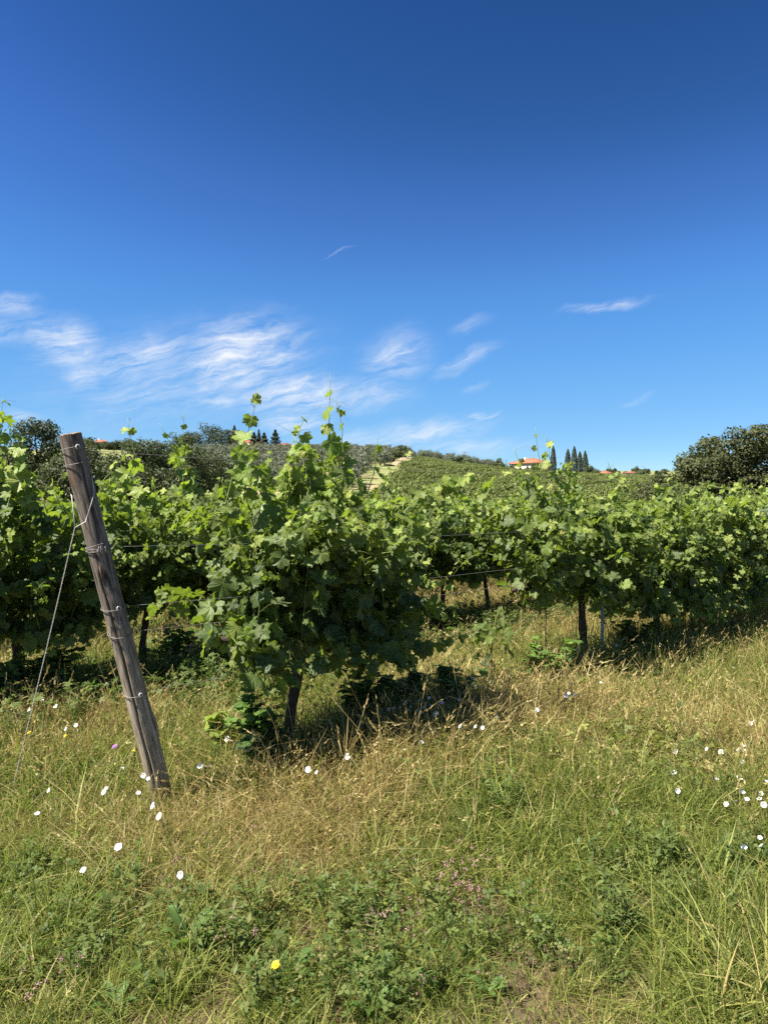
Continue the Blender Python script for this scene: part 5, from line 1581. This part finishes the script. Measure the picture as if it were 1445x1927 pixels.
# ------------------------------------------------------------------ weeds one can tell apart
def weed(px, py, d, h, w, n, seed, label, size=.05, mat='weed_leaf', group='leafy weeds', kind='lobed', age=.2):
    x = (px - CX) / F * d; z0 = float(height(x, d))
    root = empty('weed_plant', (x, d, z0), seed * 1.1); tag(root, label, 'weed', group)
    r = np.random.default_rng(seed); mb = MB(); Ls = []
    for i in range(n):
        a = r.uniform(0, 6.283); le = r.uniform(.1, 1) * w / max(h, .01); hh = h * r.uniform(.5, 1.05)
        u = np.linspace(0, 1, 6); dr = np.array([math.cos(a), math.sin(a), 0])
        c = dr * (le * hh * u ** 1.3)[:, None] + np.array([0, 0, 1]) * (hh * u)[:, None] + r.normal(0, .006, (6, 3)); c[0, 2] = -.02
        mb.tube(c, np.linspace(.0032, .0012, 6), 4)
        for j in range(int(8 + hh * 34)):
            f = r.uniform(.08, 1); p = np.array([np.interp(f, u, c[:, k]) for k in range(3)]); th = r.uniform(0, 6.283)
            o = unit(np.array([math.cos(th), math.sin(th), r.uniform(0, .6)]))
            Ls.append((p + o * .02, unit(o + [0, 0, -.3]), unit(o * .5 + np.array([0, 0, 1]) + r.normal(0, .35, 3)), size * r.uniform(.55, 1.25), np.clip(age + r.normal(0, .15) + .3 * (f > .85), 0, 1)))
    P_, T, Nn, Z, A = zip(*Ls); L = dict(p=np.array(P_), tip=np.array(T), nrm=np.array(Nn), size=np.array(Z), age=np.array(A))
    link('stem', mb.mesh('stem', M['shoot']), root)
    big = np.argsort(-L['size'])[:min(60, len(Z) // 3)]; sel = np.zeros(len(Z), bool); sel[big] = True
    tag(link('foliage', leaves_joined('foliage', L, ~sel, 'low', M[mat], seed), root), kind='stuff')
    R = frames(L)
    for i in big:
        k = ('weed', mat, int(r.integers(0, 7)))
        if k not in _leaf_cache:
            V, Q, T_, lc = TEMPL['low'][k[2]]; nv = len(V)
            _leaf_cache[k] = mesh('leaf', V, T_, True, {'age': np.full(nv, age), 'rnd': np.zeros(nv), 'lc': lc_rot(lc)}, M[mat])
        o = bpy.data.objects.new('leaf', _leaf_cache[k]); COL.objects.link(o); o.parent = root
        m4 = Matrix.Identity(4)
        for a in range(3):
            for b in range(3): m4[a][b] = float(R[i][a][b]) * float(L['size'][i])
            m4[a][3] = float(L['p'][i][a])
        o.matrix_local = m4
    return root
def weeds():
    weed(488, 0, 4.35, .50, .22, 30, 1, 'bushy dark green weed at the foot of the big vine, left of its trunk', .05)
    weed(425, 0, 4.7, .36, .16, 6, 2, 'pale-leaved vine sucker in the grass left of the big vine foot', .075, 'vine_leaf', age=.6)
    weed(520, 0, 4.35, .24, .14, 5, 12, 'low vine sucker with bright leaves below the bushy dark weed', .07, 'vine_leaf', age=.7)
    weed(680, 0, 5.15, .48, .26, 22, 3, 'dark mallow clump in the shade right of the big vine trunk', .06)
    weed(760, 0, 5.5, .36, .26, 16, 4, 'low dark weeds under the iron rod, among white flowers', .06)
    weed(850, 0, 5.7, .38, .30, 18, 5, 'dark low weeds between the iron rod and the dry oats', .06)
    weed(90, 0, 5.8, .60, .26, 14, 6, 'leafy vine sucker in deep shade under the left vine', .085, 'vine_leaf')
    weed(20, 0, 5.7, .5, .34, 22, 7, 'dark weed clump at the left edge under the left vine', .06)
    weed(1030, 0, 6.4, .5, .3, 22, 8, 'bright green weed clump left of the bare trunk by the steel stake', .06, age=.5)
    weed(1190, 0, 7.6, .5, .34, 20, 9, 'dark weeds in the shade right of the steel stake', .06)
    weed(330, 0, 7.0, .50, .35, 18, 10, 'grey-green weed thicket behind the middle of the leaning post', .05)
    weed(430, 0, 7.1, .48, .32, 16, 11, 'grey-green weed thicket between the post and the big vine', .05)
    weed(60, 0, 6.9, .55, .3, 14, 13, 'grey-green weed thicket far left behind the guy wire', .05)
    weed(1080, 0, 6.3, .20, .2, 8, 14, 'low green weeds in front of the bare vine trunk', .055)
    weed(840, 0, 8.8, .5, .3, 14, 15, 'dark weed thicket at the foot of the vines beyond the gap', .055)
    # broad-leaved rosettes in the foreground
    def rosette(px, py, label, s_, seed, n=6, up=.6):
        d = EYE * F / (py - CY); x = (px - CX) / F * d
        root = empty('broadleaf_weed', (x, d, float(height(x, d))), seed); tag(root, label, 'weed', 'broad-leaved weeds in the foreground')
        r = np.random.default_rng(seed)
        for i in range(n):
            a = i * 6.283 / n + r.normal(0, .2); L = s_ * r.uniform(.7, 1.15); u = np.linspace(0, 1, 6)
            w = L * .30 * np.array([.25, .7, 1, .95, .6, .05]); e_ = r.uniform(.6, 1.5) * up
            c = np.stack([np.cos(a) * L * u * .8, np.sin(a) * L * u * .8, L * (e_ * u - .55 * e_ * u ** 2.4) + .01], -1); sd = np.array([-math.sin(a), math.cos(a), 0])
            V = np.concatenate([c - sd * w[:, None] * .5 + np.array([0, 0, .05 * L]), c, c + sd * w[:, None] * .5 + np.array([0, 0, .05 * L])])
            k = np.arange(5); Q = np.concatenate([np.stack([k, k + 6, k + 7, k + 1], -1), np.stack([k + 6, k + 12, k + 13, k + 7], -1)])
            link('leaf', mesh('leaf', V, Q[:, ::-1], True, {'age': np.full(18, .35), 'rnd': np.full(18, r.random()), 'lc': np.zeros((18, 3))}, M['weed_leaf']), root)
    rosette(352, 1800, 'broad-leaved dock with one upright leaf in the foreground, left of the yellow flower', .17, 1, 5, 1.2)
    rosette(545, 1850, 'dark broad-leaved weed right beside the yellow flower', .13, 2, 7)
    rosette(690, 1850, 'broad-leaved weed with lance leaves in the lower middle of the grass', .13, 3, 8)
    rosette(700, 1920, 'pale weed rosette at the bottom middle edge of the picture', .12, 4, 7)
    rosette(215, 1910, 'small broad-leaved weed near the bottom left corner', .10, 5, 5)
    rosette(920, 1880, 'small broad-leaved weed among the pink clover heads', .09, 6, 6)
    rosette(975, 1700, 'broad-leaved weed in the middle right of the grass', .12, 7, 7)
    rosette(740, 1660, 'broad-leaved weed just right of the dry grass', .11, 8, 7)
weeds()

# ------------------------------------------------------------------ flowers
def flowers():
    r = np.random.default_rng(5)
    def corolla(seed):
        rr = np.random.default_rng(seed); n = 20; a = np.linspace(0, 2 * np.pi, n, endpoint=False)
        rings = []
        for q, z in ((.10, -.012), (.35, -.004), (.75, .003), (1.0, .0045)):
            w = 1 + (.05 * np.cos(a * 5) + .03 * rr.normal(0, 1, n)) * q
            rings.append(np.stack([np.cos(a) * q * w * .019, np.sin(a) * q * w * .019, z + .0012 * np.sin(a * 5 + 1) * q + rr.normal(0, .0006, n) * q], -1))
        V = np.concatenate(rings); Q = []
        for k in range(3):
            j = np.arange(n); Q.append(np.stack([k * n + j, k * n + (j + 1) % n, (k + 1) * n + (j + 1) % n, (k + 1) * n + j], -1))
        return mesh('corolla', V, np.concatenate(Q), True, {'rnd': np.full(len(V), rr.random())}, M['petal'])
    cor = [corolla(k) for k in range(4)]
    V, Q, T = tube_arrays(np.array([(0, 0, -.020), (0, 0, -.011)]), [.0022, .0030], 8); calyx = mesh('calyx', V, [Q, T], True, None, M['shoot'])
    V, Q, T = tube_arrays(np.array([(0, 0, -.012), (0, 0, -.006)]), [.0022, .0018], 6); throat = mesh('throat', V, [Q, T], True, None, M['throat'])
    spots = dict(
        post=[(92, 1488), (232, 1446), (270, 1460), (279, 1466), (200, 1484), (196, 1491), (260, 1493), (288, 1517), (300, 1537), (70, 1532)],
        foot=[(377, 1442), (392, 1442), (580, 1449), (596, 1454), (654, 1424), (428, 1391)],
        left=[(22, 1300), (80, 1319), (105, 1330), (55, 1336), (187, 1287), (201, 1288), (143, 1365), (124, 1372), (40, 1283)],
        rod=[(732, 1336), (742, 1333), (752, 1332), (763, 1324), (766, 1319), (768, 1337), (773, 1330), (790, 1318), (808, 1314), (810, 1328), (831, 1322), (865, 1317), (786, 1338), (890, 1278), (893, 1290), (902, 1293), (820, 1344)],
        oats=[(793, 1397), (866, 1367), (895, 1368), (908, 1370), (909, 1361), (760, 1412), (1010, 1337), (936, 1350)],
        stake=[(1110, 1222), (1085, 1222), (1117, 1219), (1176, 1198), (1070, 1305), (1065, 1310), (1082, 1308), (1075, 1287), (1198, 1199), (1160, 1215), (1130, 1285)],
        right=[(1357, 1416), (1390, 1411), (1397, 1404), (1400, 1413), (1397, 1435), (1348, 1464), (1386, 1462), (1394, 1467), (1412, 1362), (1418, 1358), (1275, 1489), (1272, 1416), (1396, 1492), (1383, 1508), (1367, 1514), (1405, 1505), (1432, 1494), (1437, 1515), (1429, 1504), (1441, 1471), (1287, 1363), (1330, 1410), (1268, 1455)])
    lab = dict(post='white bindweed flower in the grass left of the leaning post foot', foot='white bindweed flower in the grass between the post foot and the big vine',
               left='white bindweed flower in the shade under the vines left of the post', rod='white bindweed flower in the cluster beside the thin iron rod',
               oats='white bindweed flower among the dry oats right of the big vine', stake='white bindweed flower near the bare trunk and steel stake',
               right='white bindweed flower in the patch at the right edge of the grass')
    single = [((223, 1595), 'lone white bindweed flower below and left of the post foot'), ((157, 1639), 'white bindweed flower beside a bare brown patch, lowest at left'),
              ((340, 1647), 'white bindweed flower alone in dry grass, lowest below the post'), ((1400, 1594), 'lower left of three white flowers by the right edge, low in the grass'),
              ((1430, 1577), 'uppermost of three white flowers by the right edge, low in the grass'), ((1432, 1592), 'lower right of three white flowers by the right edge, low in the grass')]
    allf = [(p, lab[k], 'bindweed flowers: ' + k) for k, v in spots.items() for p in v] + [(p, l, None) for p, l in single]
    for (px, py), l, g in allf:
        hg = r.uniform(.25, .34) if py < 1400 else r.uniform(.19, .27) if py < 1560 else r.uniform(.14, .18)
        if g and 'right' in g: hg = r.uniform(.12, .17)
        d = (EYE - hg) * F / (py - CY); x = (px - CX) / F * d; z0 = float(height(x, d))
        root = empty('bindweed_flower', (x, d, z0)); tag(root, l, 'flower', g)
        # the open face turns up, towards the sun and a little to the camera
        nrm = Vector((-.35 + r.normal(0, .45), -.6 + r.normal(0, .45), .75)).normalized()
        top = Vector((0, 0, hg - z0)); q = nrm.to_track_quat('Z', 'Y'); s_ = r.uniform(.50, .92)
        for nm, me_ in (('corolla', cor[int(r.integers(0, 4))]), ('calyx', calyx), ('throat', throat)):
            o = link(nm, me_, root); o.location = top; o.rotation_mode = 'QUATERNION'; o.rotation_quaternion = q; o.scale = (s_,) * 3
        e = top - nrm * .018 * s_; V, Q, T = tube_arrays(np.array([(r.normal(0, .02), r.normal(0, .02), -.01), tuple(e * .6 + Vector((.006, .004, 0))), tuple(e)]), .0011, 5)
        link('stem', mesh('stem', V, [Q, T], True, None, M['shoot']), root)
    # small composite flowers
    def daisy(px, py, hg, rad, mat, label, cat_name, n=22):
        d = (EYE - hg) * F / (py - CY); x = (px - CX) / F * d; z0 = float(height(x, d))
        root = empty(cat_name, (x, d, z0)); tag(root, label, 'flower')
        mb = MB(); nrm = Vector((-.2, -.5, .9)).normalized(); R = np.array(nrm.to_track_quat('Z', 'Y').to_matrix()); top = np.array([0, 0, hg - z0])
        for ring, (k, zz) in enumerate(((1., 0), (.68, .003), (.38, .005))):
            for i in range(n):
                a = i * 6.283 / n + r.normal(0, .08) + ring * .2; L = rad * k * r.uniform(.85, 1.1); w = rad * .13
                c, s_ = math.cos(a), math.sin(a)
                V = np.array([(0, 0, zz - .002), (c * L * .6 - s_ * w, s_ * L * .6 + c * w, zz + .001), (c * L, s_ * L, zz), (c * L * .6 + s_ * w, s_ * L * .6 - c * w, zz + .001)])
                mb.add(V @ R.T + top, [[0, 3, 2, 1]])
        link('flower_head', mb.mesh('flower_head', mat, False), root)
        V, Q, T = tube_arrays(np.array([(.01, 0, -.01), (0, .01, (hg - z0) * .5), tuple(top)]), .0014, 5); link('stem', mesh('stem', V, [Q, T], True, None, M['shoot']), root)
    daisy(518, 1816, .17, .016, M['yellow'], 'single bright yellow hawkweed flower in the foreground grass', 'hawkweed_flower')
    daisy(55, 1379, .22, .014, M['yellow'], 'small yellow flower in dry grass left of the post, near the guy wire', 'hawkweed_flower', 14)
    daisy(123, 1385, .20, .012, M['yellow'], 'small yellow flower in dry grass midway between guy wire and post', 'hawkweed_flower', 14)
    daisy(251, 1413, .18, .012, M['yellow'], 'small yellow flower close to the left side of the leaning post', 'hawkweed_flower', 14)
    daisy(216, 1405, .28, .017, M['purple'], 'small purple thistle head left of the leaning post', 'thistle_flower', 26)
    daisy(38, 1197, .45, .02, M['purple'], 'small purple thistle head among weeds far left', 'thistle_flower', 26)
    daisy(360, 1216, .45, .02, M['purple'], 'small purple thistle head among weeds right of the leaning post', 'thistle_flower', 26)
flowers()
bpy.context.view_layer.update()
